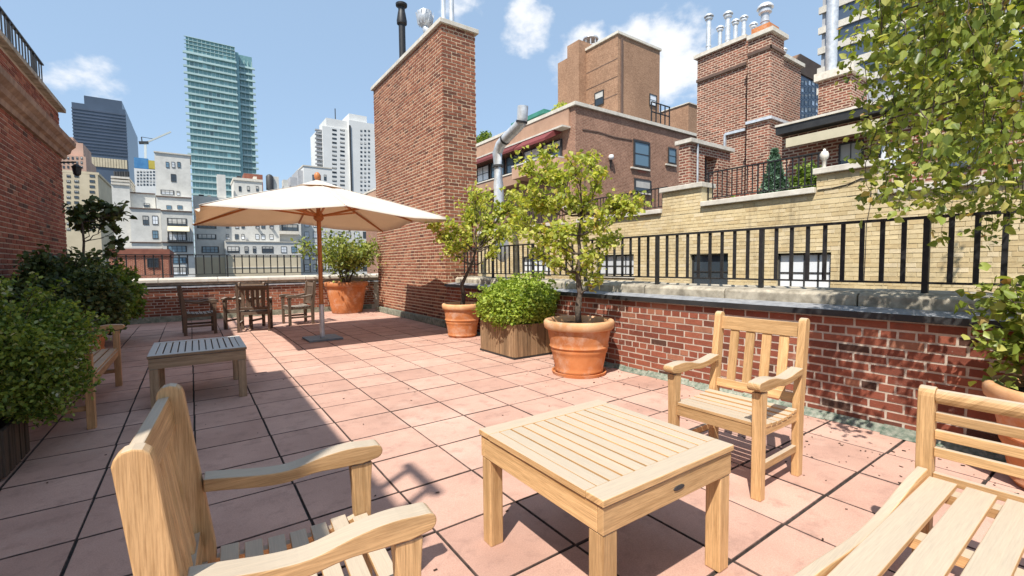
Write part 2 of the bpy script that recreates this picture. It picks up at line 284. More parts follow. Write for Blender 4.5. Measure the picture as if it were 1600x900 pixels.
# ---------------------------------------------------------------- mesh builder
class MB:
    def __init__(s): s.v = []; s.f = []; s.uv = []; s.r = []; s.mi = []; s.m = 0
    def face(s, idx, uvs, r): s.f.append(idx); s.uv.append(uvs); s.r.append(r); s.mi.append(s.m)
    def hexa(s, p, ax=0, r=None, skip=()):
        # p: 8 points: bottom ring 0-3, top ring 4-7 ; ax = grain axis of the unrotated piece
        r = random.random() if r is None else r; b = len(s.v); s.v += [tuple(q) for q in p]
        oth = [i for i in range(3) if i != ax]; q = s._uvp or p
        def U(i): c = q[i]; return (c[ax], c[oth[0]]+c[oth[1]])
        for k, fc in enumerate(((3, 2, 1, 0), (4, 5, 6, 7), (0, 1, 5, 4), (1, 2, 6, 5), (2, 3, 7, 6), (3, 0, 4, 7))):
            if k in skip: continue
            s.face([b+i for i in fc], [U(i) for i in fc], r)
    _uvp = None
    def box(s, x0, x1, y0, y1, z0, z1, r=None, M=None, ax=None, skip=()):
        if ax is None: ax = max(range(3), key=lambda i: (x1-x0, y1-y0, z1-z0)[i])
        p = [(x0, y0, z0), (x1, y0, z0), (x1, y1, z0), (x0, y1, z0), (x0, y0, z1), (x1, y0, z1), (x1, y1, z1), (x0, y1, z1)]
        s._uvp = p
        s.hexa([M @ Vector(q) for q in p] if M else p, ax, r, skip); s._uvp = None
        return s
    def cbox(s, c, d, r=None, M=None): return s.box(c[0]-d[0]/2, c[0]+d[0]/2, c[1]-d[1]/2, c[1]+d[1]/2, c[2]-d[2]/2, c[2]+d[2]/2, r, M)
    def beam(s, a, b_, w, h, r=None, up=(0, 0, 1)):
        a = Vector(a); b_ = Vector(b_); d = (b_-a); L = d.length; d.normalize(); up = Vector(up)
        if abs(d.dot(up)) > .99: up = Vector((1, 0, 0))
        y = up.cross(d).normalized(); z = d.cross(y); Mx = Matrix((d, y, z)).transposed().to_4x4(); Mx.translation = a
        return s.box(0, L, -w/2, w/2, -h/2, h/2, r, Mx, ax=0)
    def prism(s, poly, t0, t1, plane='xz', r=None, M=None, grain=0):
        # polygon in a plane, extruded across it
        r = random.random() if r is None else r; n = len(poly); b = len(s.v)
        def P(a, c, t_): 
            q = Vector((a, t_, c)) if plane == 'xz' else (Vector((t_, a, c)) if plane == 'yz' else Vector((a, c, t_)))
            return tuple(M @ q) if M else tuple(q)
        for t_ in (t0, t1): s.v += [P(a, c, t_) for a, c in poly]
        def U(i, t_): a, c = poly[i]; return (a, c+t_) if grain == 0 else (c, a+t_)
        s.face([b+i for i in range(n)], [U(i, t0) for i in range(n)], r)
        s.face([b+n+i for i in reversed(range(n))], [U(i, t1) for i in reversed(range(n))], r)
        for i in range(n):
            j = (i+1) % n
            s.face([b+j, b+i, b+n+i, b+n+j], [U(j, t0), U(i, t0), U(i, t1), U(j, t1)], r)
        return s
    def tube(s, path, rad, n=8, r=None, cap=True):
        r = random.random() if r is None else r; path = [Vector(p) for p in path]
        if not isinstance(rad, (list, tuple)): rad = [rad]*len(path)
        b = len(s.v); L = 0
        ref = Vector((0, 0, 1)); Ls = []
        for i, p in enumerate(path):
            d = (path[min(i+1, len(path)-1)]-path[max(i-1, 0)]).normalized()
            x = ref.cross(d)
            if x.length < .05: x = Vector((1, 0, 0)).cross(d)
            x.normalize(); y = d.cross(x)
            if i: L += (p-path[i-1]).length
            Ls.append(L)
            for k in range(n):
                a = 2*math.pi*k/n; s.v.append(tuple(p+(x*math.cos(a)+y*math.sin(a))*rad[i]))
        for i in range(len(path)-1):
            for k in range(n):
                k2 = (k+1) % n
                s.face([b+i*n+k, b+i*n+k2, b+(i+1)*n+k2, b+(i+1)*n+k], [(Ls[i], k*.03), (Ls[i], k*.03+.03), (Ls[i+1], k*.03+.03), (Ls[i+1], k*.03)], r)
        if cap:
            s.face([b+k for k in reversed(range(n))], [(0, 0)]*n, r); e = b+(len(path)-1)*n; s.face([e+k for k in range(n)], [(0, 0)]*n, r)
        return s
    def lathe(s, prof, c=(0, 0, 0), n=40, r=None):
        r = random.random() if r is None else r; b = len(s.v); m_ = len(prof)
        for (rr, z) in prof:
            for k in range(n): a = 2*math.pi*k/n; s.v.append((c[0]+rr*math.cos(a), c[1]+rr*math.sin(a), c[2]+z))
        for i in range(m_-1):
            for k in range(n):
                k2 = (k+1) % n; s.face([b+i*n+k, b+i*n+k2, b+(i+1)*n+k2, b+(i+1)*n+k], [(0, 0)]*4, r)
        return s
    def mesh(s, name, mats, smooth=False):
        me = bpy.data.meshes.new(name); me.from_pydata(s.v, [], s.f)
        if not isinstance(mats, (list, tuple)): mats = [mats]
        for x in mats: me.materials.append(x)
        ul = me.uv_layers.new(name='UVMap'); ul.data.foreach_set('uv', [c for f in s.uv for p in f for c in p])
        at = me.attributes.new('rnd', 'FLOAT', 'FACE'); at.data.foreach_set('value', s.r)
        me.polygons.foreach_set('material_index', s.mi)
        if smooth: me.polygons.foreach_set('use_smooth', [True]*len(s.f))
        me.update(); return me
    def build(s, name, mats, parent=None, bevel=0, smooth=False, kind=None, angle=None):
        o = link(name, s.mesh(name, mats, smooth or angle), parent)
        if angle:
            try: o.data.set_sharp_from_angle(angle=math.radians(angle))
            except Exception: pass
        if bevel: mod = o.modifiers.new('bevel', 'BEVEL'); mod.width = bevel; mod.segments = 2; mod.limit_method = 'ANGLE'; mod.harden_normals = False
        if kind: o['kind'] = kind
        return o
def link(name, data, parent=None, loc=None, rotz=None):
    o = bpy.data.objects.new(name, data); COL.objects.link(o)
    if parent is not None: o.parent = parent
    if loc is not None: o.location = loc
    if rotz is not None: o.rotation_euler = (0, 0, rotz)
    return o
def tag(o, label, cat, group=None):
    o['label'] = label; o['category'] = cat
    if group: o['group'] = group
    return o
def thing(name, label, cat, loc=(0, 0, 0), rotz=0, group=None): return tag(link(name, None, None, loc, rotz), label, cat, group)
def struct(o): o['kind'] = 'structure'; return o
def copy_tree(o, parent=None):
    c = o.copy(); COL.objects.link(c)
    if parent is not None: c.parent = parent
    for ch in list(o.children): copy_tree(ch, c)
    return c
def leaves(name, mat, P, size, parent, up=.5, kind='stuff', jitter=.5, long=1.0, flat=None):
    """many small pointed leaves, each a folded face of its own"""
    P = np.asarray(P, float); n = len(P)
    d = NP.normal(size=(n, 3)); d[:, 2] -= up*.6; d /= np.linalg.norm(d, axis=1)[:, None]
    q = NP.normal(size=(n, 3)); q[:, 2] += up*2
    x = np.cross(d, q); x /= np.linalg.norm(x, axis=1)[:, None]; nn = np.cross(x, d)
    s = size*(1-jitter/2+jitter*NP.rand(n))[:, None]; w = s*.36/long
    V = np.stack([P, P+d*s*.35+x*w+nn*s*.08, P+d*s*.75+x*w*.62+nn*s*.05, P+d*s-nn*s*.08, P+d*s*.75-x*w*.62+nn*s*.05, P+d*s*.35-x*w+nn*s*.08], 1).reshape(-1, 3)
    me = bpy.data.meshes.new(name); nv = n*6
    me.vertices.add(nv); me.vertices.foreach_set('co', V.ravel())
    me.loops.add(nv*4//3); b = np.arange(n)[:, None]*6; F = np.concatenate([b+[[0, 1, 2, 3]], b+[[0, 3, 4, 5]]], 1).reshape(-1)
    me.loops.foreach_set('vertex_index', F.astype(np.int32))
    me.polygons.add(n*2); me.polygons.foreach_set('loop_start', np.arange(0, n*8, 4, dtype=np.int32)); me.polygons.foreach_set('loop_total', np.full(n*2, 4, np.int32))
    at = me.attributes.new('rnd', 'FLOAT', 'FACE'); at.data.foreach_set('value', np.repeat(NP.rand(n)*.999, 2))
    me.materials.append(mat); me.update(calc_edges=True)
    o = link(name, me, parent)
    if kind: o['kind'] = kind
    return o
def curve_pts(a, b, bend, n=6, wob=.03):
    a = Vector(a); b = Vector(b); out_ = []
    for i in range(n+1):
        t_ = i/n; p = a.lerp(b, t_)+Vector(bend)*math.sin(math.pi*t_)
        if 0 < i < n: p += Vector((random.uniform(-wob, wob), random.uniform(-wob, wob), random.uniform(-wob, wob)))
        out_.append(p)
    return out_

# ---------------------------------------------------------------- brickwork
UNIT = {}
def rough(mb, i0, amt):
    # knock the corners of a piece about a little
    for k in range(i0, len(mb.v)): mb.v[k] = tuple(c+random.uniform(-amt, amt) for c in mb.v[k])
def brick_unit(L, H, D, mat):
    # reaches back (+Y) from its outer face; a few worn variants
    k = (round(L, 4), H, D, mat.name, random.randint(0, 5))
    if k not in UNIT:
        b = MB(); b.box(-L/2, L/2, 0, D, -H/2, H/2, r=0.0); rough(b, 0, .0022); UNIT[k] = b.mesh('brick', mat)
    return UNIT[k]
def lay_bricks(parent, faces, mat, n_single=300, pitch=.213, course=.0677, joint=.011, D=.03, header=None, name='brick', jit=.001, joint_z=None):
    """faces: (origin, direction deg, length, z0, z1, holes, phase). Bricks stand proud of the mortar; outward is -Y of the turned frame."""
    joint_z = joint_z or joint
    allb = []
    for (O, deg, L, z0, z1, holes, ph) in faces:
        a = math.radians(deg); d = Vector((math.cos(a), math.sin(a), 0)); row = 0; z = z0
        while z+course*.6 <= z1:
            hz = course-joint_z; head = header and (row % header == header-2)
            p = pitch/2 if head else pitch; s = -p*(.5 if row % 2 else 0)+ph - p
            if head: s -= pitch/4
            while s < L:
                s0, s1 = max(s+joint/2, 0.0), min(s+p-joint/2, L)
                segs = [(s0, s1)]
                for (h0, h1, k0, k1) in holes:
                    if z+hz > k0 and z < k1:
                        new = []
                        for (p0, p1) in segs:
                            if p1 <= h0 or p0 >= h1: new.append((p0, p1))
                            else:
                                if p0 < h0: new.append((p0, h0))
                                if p1 > h1: new.append((h1, p1))
                        segs = new
                for (p0, p1) in segs:
                    if p1-p0 > .02:
                        c = Vector(O)+d*((p0+p1)/2); c.z = z+hz/2
                        full = abs((p1-p0)-(p-joint)) < 1e-4
                        allb.append((c, a, p1-p0, min(hz, z1-z), full))
                s += p
            z += course; row += 1
    def score(e):
        q = proj(e[0])
        if not q or not (-20 < q[0] < 1620 and -20 < q[1] < 920): return 0
        n = Vector((math.sin(e[1]), -math.cos(e[1]), 0)); v = (Vector((0, 0, EYE))-e[0]).normalized()
        return e[2]*max(n.dot(v), 0)/q[2]**2
    idx = sorted(range(len(allb)), key=lambda i: -score(allb[i]))
    single = [i for i in idx[:n_single*2] if allb[i][4] and score(allb[i]) > 0][:n_single]; ss = set(single)
    mb = MB()
    for i, (c, a, L, H, full) in enumerate(allb):
        off = random.uniform(-jit, jit*2)
        if i in ss:
            o = link(name, brick_unit(L, round(H, 4), D, mat), parent)
            o.location = c+Vector((math.sin(a), -math.cos(a), 0))*off
            o.rotation_euler = (random.uniform(-.006, .006), random.uniform(-.004, .004), a)
        else:
            Mx = Matrix.Translation(c+Vector((math.sin(a), -math.cos(a), 0))*off) @ Matrix.Rotation(a, 4, 'Z')
            i0 = len(mb.v); mb.box(-L/2, L/2, 0, D, -H/2, H/2, M=Mx, skip=(4,)); rough(mb, i0, .0022)
    if mb.v: mb.build(name, mat, parent, kind='stuff')

# ================================================================ THE TERRACE
WX, FY, CY = 4.25, 13.5, 8.43          # red parapet face, far parapet face, near face of the tall chimney wall
g = MB().box(-1500, 1500, -300, 2600, -42, -40).build('ground', M['asphalt']); struct(g)
base = MB().box(-2.3, 4.86, -3, 13.86, -12, -.011).build('terrace_slab', M['joint']); struct(base)
# pavers
floor = link('terrace_floor', None); struct(floor)
PS, OX, OY = .4735, .905, 2.911
pm = MB(); h = (PS-.0095)/2; hy = (PS-.0125)/2; c = .0025
pm.v = [(-h, -hy, -.045), (h, -hy, -.045), (h, hy, -.045), (-h, hy, -.045), (-h, -hy, -c), (h, -hy, -c), (h, hy, -c), (-h, hy, -c),
        (-h+c, -hy+c, 0), (h-c, -hy+c, 0), (h-c, hy-c, 0), (-h+c, hy-c, 0)]
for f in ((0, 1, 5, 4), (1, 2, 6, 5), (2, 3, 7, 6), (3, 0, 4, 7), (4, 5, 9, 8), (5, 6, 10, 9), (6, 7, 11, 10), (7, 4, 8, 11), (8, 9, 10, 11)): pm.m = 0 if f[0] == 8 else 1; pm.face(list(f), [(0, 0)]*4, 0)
pme = pm.mesh('paver', [M['paver'], M['edge_dark']])
cells = []
for i in range(-8, 9):
    for j in range(-12, 25):
        x = OX+(i+.5)*PS-.007*(j)*.45; y = OY+(j+.5)*PS-.004*i
        if x-h > 4.3 or x+h < -2.05 or y-h > 13.5: continue
        q = proj((x, y, 0)); vis = q and -80 < q[0] < 1680 and q[1] < 1000
        cells.append((0 if vis else 1, q[2] if q else 99, x, y))
cells.sort()
rest = MB()
for k, (nv, dd, x, y) in enumerate(cells):
    dz = random.uniform(-.0018, .0012); dx, dy = random.uniform(-.0015, .0015), random.uniform(-.0015, .0015)
    if k < 300 and not nv:
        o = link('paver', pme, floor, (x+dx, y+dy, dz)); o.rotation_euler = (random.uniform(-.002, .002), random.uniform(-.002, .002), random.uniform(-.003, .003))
    else: rest.box(x-h, x+h, y-hy, y+hy, -.045, dz-.001)
o = rest.build('paver', M['paver'], floor, kind='stuff')
# grit and fallen leaves lying about
deb = MB()
for _ in range(520):
    x, y = random.uniform(-1.8, 4.15), random.uniform(.2, 12)
    if random.random() < .6: x = WX-abs(random.gauss(0, .35))
    if random.random() < .45: px_, py_ = random.choice([(3.70, 3.90), (3.9, 5.4), (3.93, 7.18), (3.42, 12.5), (3.6, .6), (3.6, 1.2)]); x, y = px_+random.gauss(0, .4), py_+random.gauss(0, .45)
    s_ = random.uniform(.002, .007); Mx = Matrix.Translation((x, y, .003)) @ Matrix.Rotation(random.uniform(0, 6), 4, 'Z') @ Matrix.Rotation(random.uniform(-.4, .4), 4, 'X')
    deb.box(-s_*1.5, s_*1.5, -s_*.7, s_*.7, 0, .0015+s_*.15, M=Mx)
o = deb.build('leaf_litter', M['soil'], None, kind='stuff'); tag(o, 'scattered dry leaf crumbs and grit on the pink pavers', 'litter')

# ---------------- red brick parapet on the right
par = thing('brick_parapet', 'low red brick parapet with stone coping along the right side of the terrace', 'wall')
MB().box(WX+.004, WX+.55, -2.2, CY-.002, -.05, .868).build('mortar_core', M['mortar'], par)
lay_bricks(par, [((WX, CY-.01, 0), -90, CY+2.1, .03, .868, [], .05)], M['brick'], header=6, pitch=.216, course=.0685, joint=.016)
fl = MB()
fl.prism([(WX-.035, .872), (WX-.035, .893), (WX+.20, .925), (WX+.20, .868)], -2.2, CY-.004)
fl.build('metal_flashing', M['flash'], par)
MB().prism([(WX-.045, .852), (WX-.037, .852), (WX-.036, .902), (WX-.042, .902)], -2.2, CY-.004).build('drip_edge', M['black'], par)
y = -2.2; k = 0
while y < CY-.3:
    L = random.uniform(.95, 1.3); L = min(L, CY-.01-y)
    b = MB(); dz = random.uniform(-.006, .006)
    b.prism([(WX+.205, .90), (WX+.205, 1.005+dz), (WX+.235, 1.03+dz), (WX+.62, 1.05+dz), (WX+.62, .90)], y+.006, y+L-.006)
    b.build('coping_stone', M['stone'], par, bevel=.008); y += L
gb = MB()
y = -2.0
while y < CY-.1:
    L = random.uniform(.12, .4); w = random.uniform(.04, .11)
    gb.prism([(WX-w, .002), (WX-w*.8, .012), (WX-.02, random.uniform(.028, .05)), (WX+.012, random.uniform(.04, .065)), (WX+.012, .002)], y, min(y+L*1.05, CY-.1)); y += L
gb.build('base_flashing', M['moss'], par)

def railing(name, label, p0, p1, ztop, zbot, zfoot, sp, post_every, phase=0, bw=.032, bd=.014, r=.02):
    a = Vector(p0); d = Vector(p1)-a; L = d.length; d.normalize(); n = int(L/sp)
    t_ = thing(name, label, 'railing')
    MB().beam(a+Vector((0, 0, ztop)), a+d*L+Vector((0, 0, ztop)), .045, .022).build('top_rail', M['iron'], t_)
    MB().beam(a+Vector((0, 0, zbot)), a+d*L+Vector((0, 0, zbot)), .036, .016).build('bottom_rail', M['iron'], t_)
    Mr = Matrix((d, Vector((0, 0, 1)).cross(d), Vector((0, 0, 1)))).transposed()
    bal = MB().box(-bw/2, bw/2, -bd/2, bd/2, zbot+.009, ztop-.012).mesh('baluster', M['iron'])
    pst = MB().box(-bw*.6, bw*.6, -bw*.6, bw*.6, zfoot-.02, ztop-.012).mesh('post', M['iron'])
    for i in range(n+1):
        p = a+d*(i*sp+phase)
        ps = i % post_every == 0
        o = link('post' if ps else 'baluster', pst if ps else bal, t_, p); o.rotation_euler = Mr.to_euler()
    return t_
railing('railing', 'black iron railing standing on the stone coping of the right parapet', (4.62, -1.458, 0), (4.62, CY-.02, 0), 1.625, 1.12, 1.03, .1375, 9)

# ---------------- far parapet
fp = thing('brick_parapet', 'low red brick parapet across the far end of the terrace behind the chairs', 'wall')
MB().box(-2.0, 4.86, FY+.004, FY+.355, -.05, .80).build('mortar_core', M['mortar'], fp)
lay_bricks(fp, [((-2.0, FY, 0), 0, 6.4, .14, .80, [], 0)], M['brick_or'], header=6, pitch=.216, course=.0685, joint=.016)
MB().box(-2, 4.3, FY-.05, FY+.005, 0, .13).build('base_board', M['curb'], fp)
MB().prism([(FY-.04, .80), (FY-.04, .83), (FY+.1, .86), (FY+.1, .80)], -2, 4.9, plane='yz').build('metal_flashing', M['flash'], fp)
MB().prism([(FY-.02, .862), (FY-.02, .90), (FY+.1, .90), (FY+.1, .862)], -2, 4.9, plane='yz').build('stone_course', M['stone'], fp)
x = -2.0
while x < 4.8:
    L = min(random.uniform(.9, 1.3), 4.9-x)
    MB().prism([(FY-.06, .935), (FY-.06, 1.0), (FY-.03, 1.035), (FY+.42, 1.045), (FY+.42, .903), (FY+.02, .903)], x+.005, x+L-.005, plane='yz').build('coping_stone', M['stone_clean'], fp, bevel=.006); x += L
railing('railing', 'black iron railing on the far parapet in front of the city view', (-1.95, FY+.2, 0), (4.3, FY+.2, 0), 1.60, 1.12, 1.03, .165, 8, bw=.026)

# ---------------- tall chimney wall
CH = 6.14; CX1 = 5.03; CY1 = 12.66
ch = thing('chimney_wall', 'tall freestanding orange brick chimney wall beside the white umbrella', 'chimney')
MB().box(WX+.005, CX1-.005, CY+.005, CY1, -.05, CH).build('mortar_core', M['mortar_or'], ch)
lay_bricks(ch, [((WX, CY1, 0), -90, CY1-CY, .15, CH, [], 0), ((WX, CY, 0), 0, CX1-WX, .15, CH, [], 0)], M['brick_or'], pitch=.218, course=.0715, joint=.020, joint_z=.025, header=7)
MB().box(WX-.09, CX1+.02, CY-.09, CY-.002, 0, .145).box(WX-.09, WX-.002, CY-.002, CY1, 0, .145).build('base_curb', M['curb'], ch, bevel=.012)
y = CY-.06
while y < CY1+.05:
    L = min(1.1, CY1+.06-y)
    MB().box(WX-.06, CX1+.06, y+.003, y+L-.003, CH+.002, CH+.09).build('coping_slab', M['stone_clean'], ch, bevel=.006); y += L
# flues on it
def flue(name, label, mat, x, y, z0, h_, r, kind='cap'):
    t_ = thing(name, label, 'flue', (x, y, z0))
    MB().tube([(0, 0, 0), (0, 0, h_)], r, 20, cap=True).build('pipe', mat, t_, angle=40)
    if kind == 'cap':
        MB().lathe([(r, h_*.74), (r*1.5, h_*.76), (r*1.55, h_*.80), (r*1.15, h_*.92), (r*.9, h_*.97), (r*.9, h_*1.0), (r*1.7, h_*1.02), (r*1.75, h_*1.05), (r*.5, h_*1.08), (0, h_*1.08)], n=24).build('cowl', mat, t_, angle=40)
    elif kind == 'ball':
        q = h_-r*1.2
        MB().lathe([(r, q), (r*1.55, q+r*.25), (r*1.6, q+r*.9), (r*1.2, q+r*1.0), (r*1.2, q+r*1.25), (r*2.0, q+r*1.4), (r*1.9, q+r*1.9), (r*1.3, q+r*2.5), (r*.5, q+r*2.8), (0, q+r*2.85)], n=24).build('cowl', mat, t_, angle=35)
        MB().lathe([(r*1.02, h_*.3), (r*1.15, h_*.31), (r*1.15, h_*.34), (r*1.02, h_*.35)], n=20).build('clamp_band', mat, t_)
    return t_
p = onX(629, 85, 4.65)
flue('flue', 'black stove pipe with a flared cowl on the chimney wall', M['iron'], 4.65, p.y, CH+.09, onX(629, 8, 4.65).z-CH-.12, .085)
p = onY(705, 30, CY+.45)
flue('flue', 'thin galvanised pipe nearest the corner on top of the chimney wall', M['steel'], 4.72, CY+.45, CH+.09, 1.2, .055, '')
flue('flue', 'second galvanised pipe rising from the chimney wall top', M['steel'], 4.55, CY+.5, CH+.09, 1.2, .05, '')
t_ = thing('roof_vent', 'battered galvanised turbine vent on an elbow above the chimney wall', 'vent', (4.5, CY+.95, CH+.09))
MB().tube([(0, 0, 0), (0, .0, .12), (-.02, .1, .22), (-.03, .24, .32), (-.03, .3, .45)], .075, 16).build('elbow', M['steel'], t_, angle=40)
tb = MB(); tb.lathe([(.08, .42), (.16, .5), (.19, .62), (.15, .76), (.05, .82), (0, .82)], (-.03, .3, 0), 22); tb.build('turbine', M['steel'], t_, angle=40)
for k in range(12):
    a = k*math.pi/6; MB().beam((-.03+.15*math.cos(a), .3+.15*math.sin(a), .46), (-.03+.2*math.cos(a+.3), .3+.2*math.sin(a+.3), .72), .03, .004).build('vane', M['steel'], t_)

# ---------------- building at the left edge
lb = thing('brick_building', 'dark red brick house wall with a stone cornice at the left edge', 'building')
LX = -2.0; LY = 12.1; LH = 4.34
MB().box(-7, LX-.008, .15, LY-.008, -.05, LH-.06).build('wall', M['mortar'], lb)
lay_bricks(lb, [((LX, 1.5, 0), 90, LY-1.5, .0, 3.41, [], 0), ((LX, 1.5, 0), 90, LY-1.5, 3.83, LH-.07, [], .1)], M['brick'], pitch=.216, course=.0685, joint=.016)
MB().box(-7, LX+.09, .15, LY+.09, LH-.058, LH+.02).build('parapet_cap', M['stone'], lb, bevel=.01)
cn = MB(); prof = [(LX-.02, 3.42), (LX+.04, 3.42), (LX+.05, 3.50), (LX+.10, 3.53), (LX+.12, 3.60), (LX+.18, 3.66), (LX+.19, 3.74), (LX-.02, 3.82)]
cn.prism(prof, .15, LY+.18, r=.3); cn.build('cornice', M['brownstone'], lb)
MB().box(-7, LX-.02, LY-.01, LY+.17, 3.43, 3.79).build('cornice', M['brownstone'], lb)
# the taller part of the house, beside and behind the camera
MB().box(-7, LX-.01, .18, 4.46, LH+.02, 5.02).build('penthouse', M['tar'], lb)
railing('railing', 'dark metal roof railing high on the brick house at the left edge', (LX-.12, 8.63, 0), (LX-.12, 11.75, 0), 4.99, 4.5, 4.36, .16, 8, bw=.03)
t_ = thing('wall_lamp', 'small black lantern hanging under the cornice at the end of the house wall', 'lamp', (LX+.02, LY-.25, 3.18))
MB().beam((0, 0, .1), (.22, 0, .13), .025, .025).build('arm', M['iron'], t_); MB().lathe([(0, .10), (.03, .09), (.08, .04), (.07, .02), (.055, -.10), (.02, -.13), (0, -.13)], (.22, 0, 0), 8).build('lantern', M['iron'], t_)
# frame standing on the roof behind the camera whose shadow falls on the pavers
t_ = thing('roof_frame', 'small metal frame on the house roof casting a soft shadow on the pavers', 'frame', (-2.02, .62, 5.02))
MB().beam((0, -.24, .42), (0, .24, .42), .05, .05).build('bar', M['iron'], t_)
for yy in (-.13, .17): MB().beam((0, yy, 0), (0, yy, .42), .04, .04).build('leg', M['iron'], t_)

# ================================================================ NEIGHBOUR TO THE RIGHT
BX = 8.5
cw = thing('painted_brick_building', 'neighbouring building with a cream painted brick wall beyond the right railing', 'building')
wins = [(1213, 1297, 395, 452, 'pale'), (1078, 1137, 397, 443, 'dark'), (930, 990, 398, 430, 'pale'), (815, 860, 401, 425, 'pale')]
Y0 = 14.5; wh = []
for (ul, ur, vt, vb, k) in wins:
    ya, yb = onX(ul, vt, BX).y, onX(ur, vb, BX).y; zt, zb = onX((ul+ur)/2, (vt), BX).z, onX((ul+ur)/2, vb, BX).z
    if k == 'dark': zb -= .05
    wh.append((ya, yb, zb, zt, k))
holes = [(Y0-ya, Y0-yb, zb, zt) for (ya, yb, zb, zt, k) in wh]
# mortar body in strips round the windows
body = MB(); ys = sorted({Y0, -4.0} | {round(q, 3) for w_ in wh for q in w_[:2]}, reverse=True)
def segbox(mb, ya, yb, z0, z1, x0=BX+.006, x1=BX+.4): mb.box(x0, x1, yb, ya, z0, z1)
for a_, b_ in zip(ys, ys[1:]):
    hw = [w_ for w_ in wh if abs(w_[0]-a_) < .01 and abs(w_[1]-b_) < .01]
    if hw: segbox(body, a_, b_, -30, hw[0][2]); segbox(body, a_, b_, hw[0][3], 2.3)
    else: segbox(body, a_, b_, -30, 2.3)
tops = [(14.5, 9.5, 2.42), (9.5, 9.0, 2.86), (9.0, 6.3, 2.42), (6.3, 5.36, 2.86), (5.36, 3.28, 2.46), (3.28, 2.45, 2.76), (2.45, -4, 2.32)]
for (a_, b_, z) in tops: segbox(body, a_, b_, 2.3, z-.04)
body.build('wall', M['mortar_cream'], cw)
MB().box(BX+.4, BX+9, -4, 22, -30, 1.55).build('terrace_deck', M['tar'], cw)
fc = [((BX, Y0, 0), -90, Y0+.5, -.6, 2.32, holes, 0)]
for (a_, b_, z) in tops[:-1]: fc.append(((BX, a_, 0), -90, a_-b_, 2.32+.0, z-.05, [], 0))
lay_bricks(cw, fc, M['brick_lt'], pitch=.216, course=.069, joint=.009, header=6, D=.03)
for (a_, b_, z) in tops: MB().box(BX-.07, BX+.46, b_+(.01 if z < 2.7 else -.04), a_-(.01 if z < 2.7 else -.04), z-.038, z+.06).build('coping', M['stone_clean'], cw, bevel=.01)
for (ya, yb, zb, zt, k) in wh:
    w_ = MB(); x0 = BX+.075; fr = .035
    w_.box(x0, x0+.05, yb, ya, zb, zb+fr).box(x0, x0+.05, yb, ya, zt-fr, zt).box(x0, x0+.05, yb, yb+fr, zb, zt).box(x0, x0+.05, ya-fr, ya, zb, zt)
    n_ = 4 if k == 'pale' and ya-yb > .7 else 2
    for i in range(1, n_): yy = yb+(ya-yb)*i/n_; w_.box(x0+.004, x0+.046, yy-.012, yy+.012, zb+fr, zt-fr)
    zm = zb+(zt-zb)*.45; w_.box(x0+.008, x0+.042, yb+fr, ya-fr, zm-.012, zm+.012)
    wf = w_.build('window', M['frame_dk'], cw)
    MB().box(x0+.02, x0+.03, yb+.01, ya-.01, zb+.01, zt-.01).build('pane', M['glass_pale'] if k == 'pale' else M['glass'], wf)
    MB().box(BX-.03, x0-.003, yb-.04, ya+.04, zb-.06, zb-.004).build('window_sill', M['stone_clean'], wf)
    MB().box(BX+.006, x0, yb-.002, yb+.001, zb, zt).build('reveal', M['mortar_cream'], wf); MB().box(BX+.006, x0, ya-.001, ya+.002, zb, zt).build('reveal', M['mortar_cream'], wf)
cb = MB(); pts = [onX(u, v, BX-.012) for u, v in ((1277, 297), (1300, 294), (1325, 288), (1345, 279), (1362, 278))]
cb.tube([(BX-.012, q.y, q.z) for q in pts], .008, 6); o = cb.build('cable', M['iron'], None, kind=None); tag(o, 'thin dark cable looped across the cream brick wall', 'cable')
cb = MB(); pts = [onX(u, v, BX-.01) for u, v in ((1362, 280), (1360, 320), (1354, 350), (1352, 400), (1350, 440))]
cb.tube([(BX-.01, q.y, q.z) for q in pts], .005, 5); o = cb.build('cable', M['iron']); tag(o, 'thin cable hanging straight down the cream brick wall', 'cable')
railing('railing', 'black railing between the two raised ends of the cream parapet', (BX+.2, 5.34, 0), (BX+.2, 3.31, 0), 3.12, 2.6, 2.52, .1, 10, bw=.018, bd=.012)
railing('railing', 'short black railing on the cream parapet right of the big potted tree', (BX+.2, 8.95, 0), (BX+.2, 6.32, 0), 2.98, 2.56, 2.48, .1, 9, bw=.018, bd=.012)
railing('railing', 'far black railing on the cream parapet behind the potted trees', (BX+.2, 14.4, 0), (BX+.2, 9.55, 0), 2.98, 2.56, 2.48, .12, 9, bw=.018, bd=.012)
# dish behind the railing
t_ = thing('satellite_dish', 'white round satellite dish beyond the railing between the two trees', 'satellite dish', (6.9, 10.2, 1.7), math.radians(200))
ds = MB(); ds.lathe([(0, -.07), (.12, -.055), (.24, -.02), (.34, .04), (.35, .045), (.34, .035), (.24, -.03), (.12, -.065), (0, -.08)], n=32); 
o = ds.build('dish', M['white_paint'], t_, smooth=True); o.rotation_euler = (math.radians(90), 0, 0)
MB().tube([(0, .06, 0), (0, .06, -1.9)], .025, 8).build('mast', M['steel'], t_); MB().beam((0, 0, -.33), (0, -.36, -.12), .02, .02).build('feed_arm', M['steel'], t_)
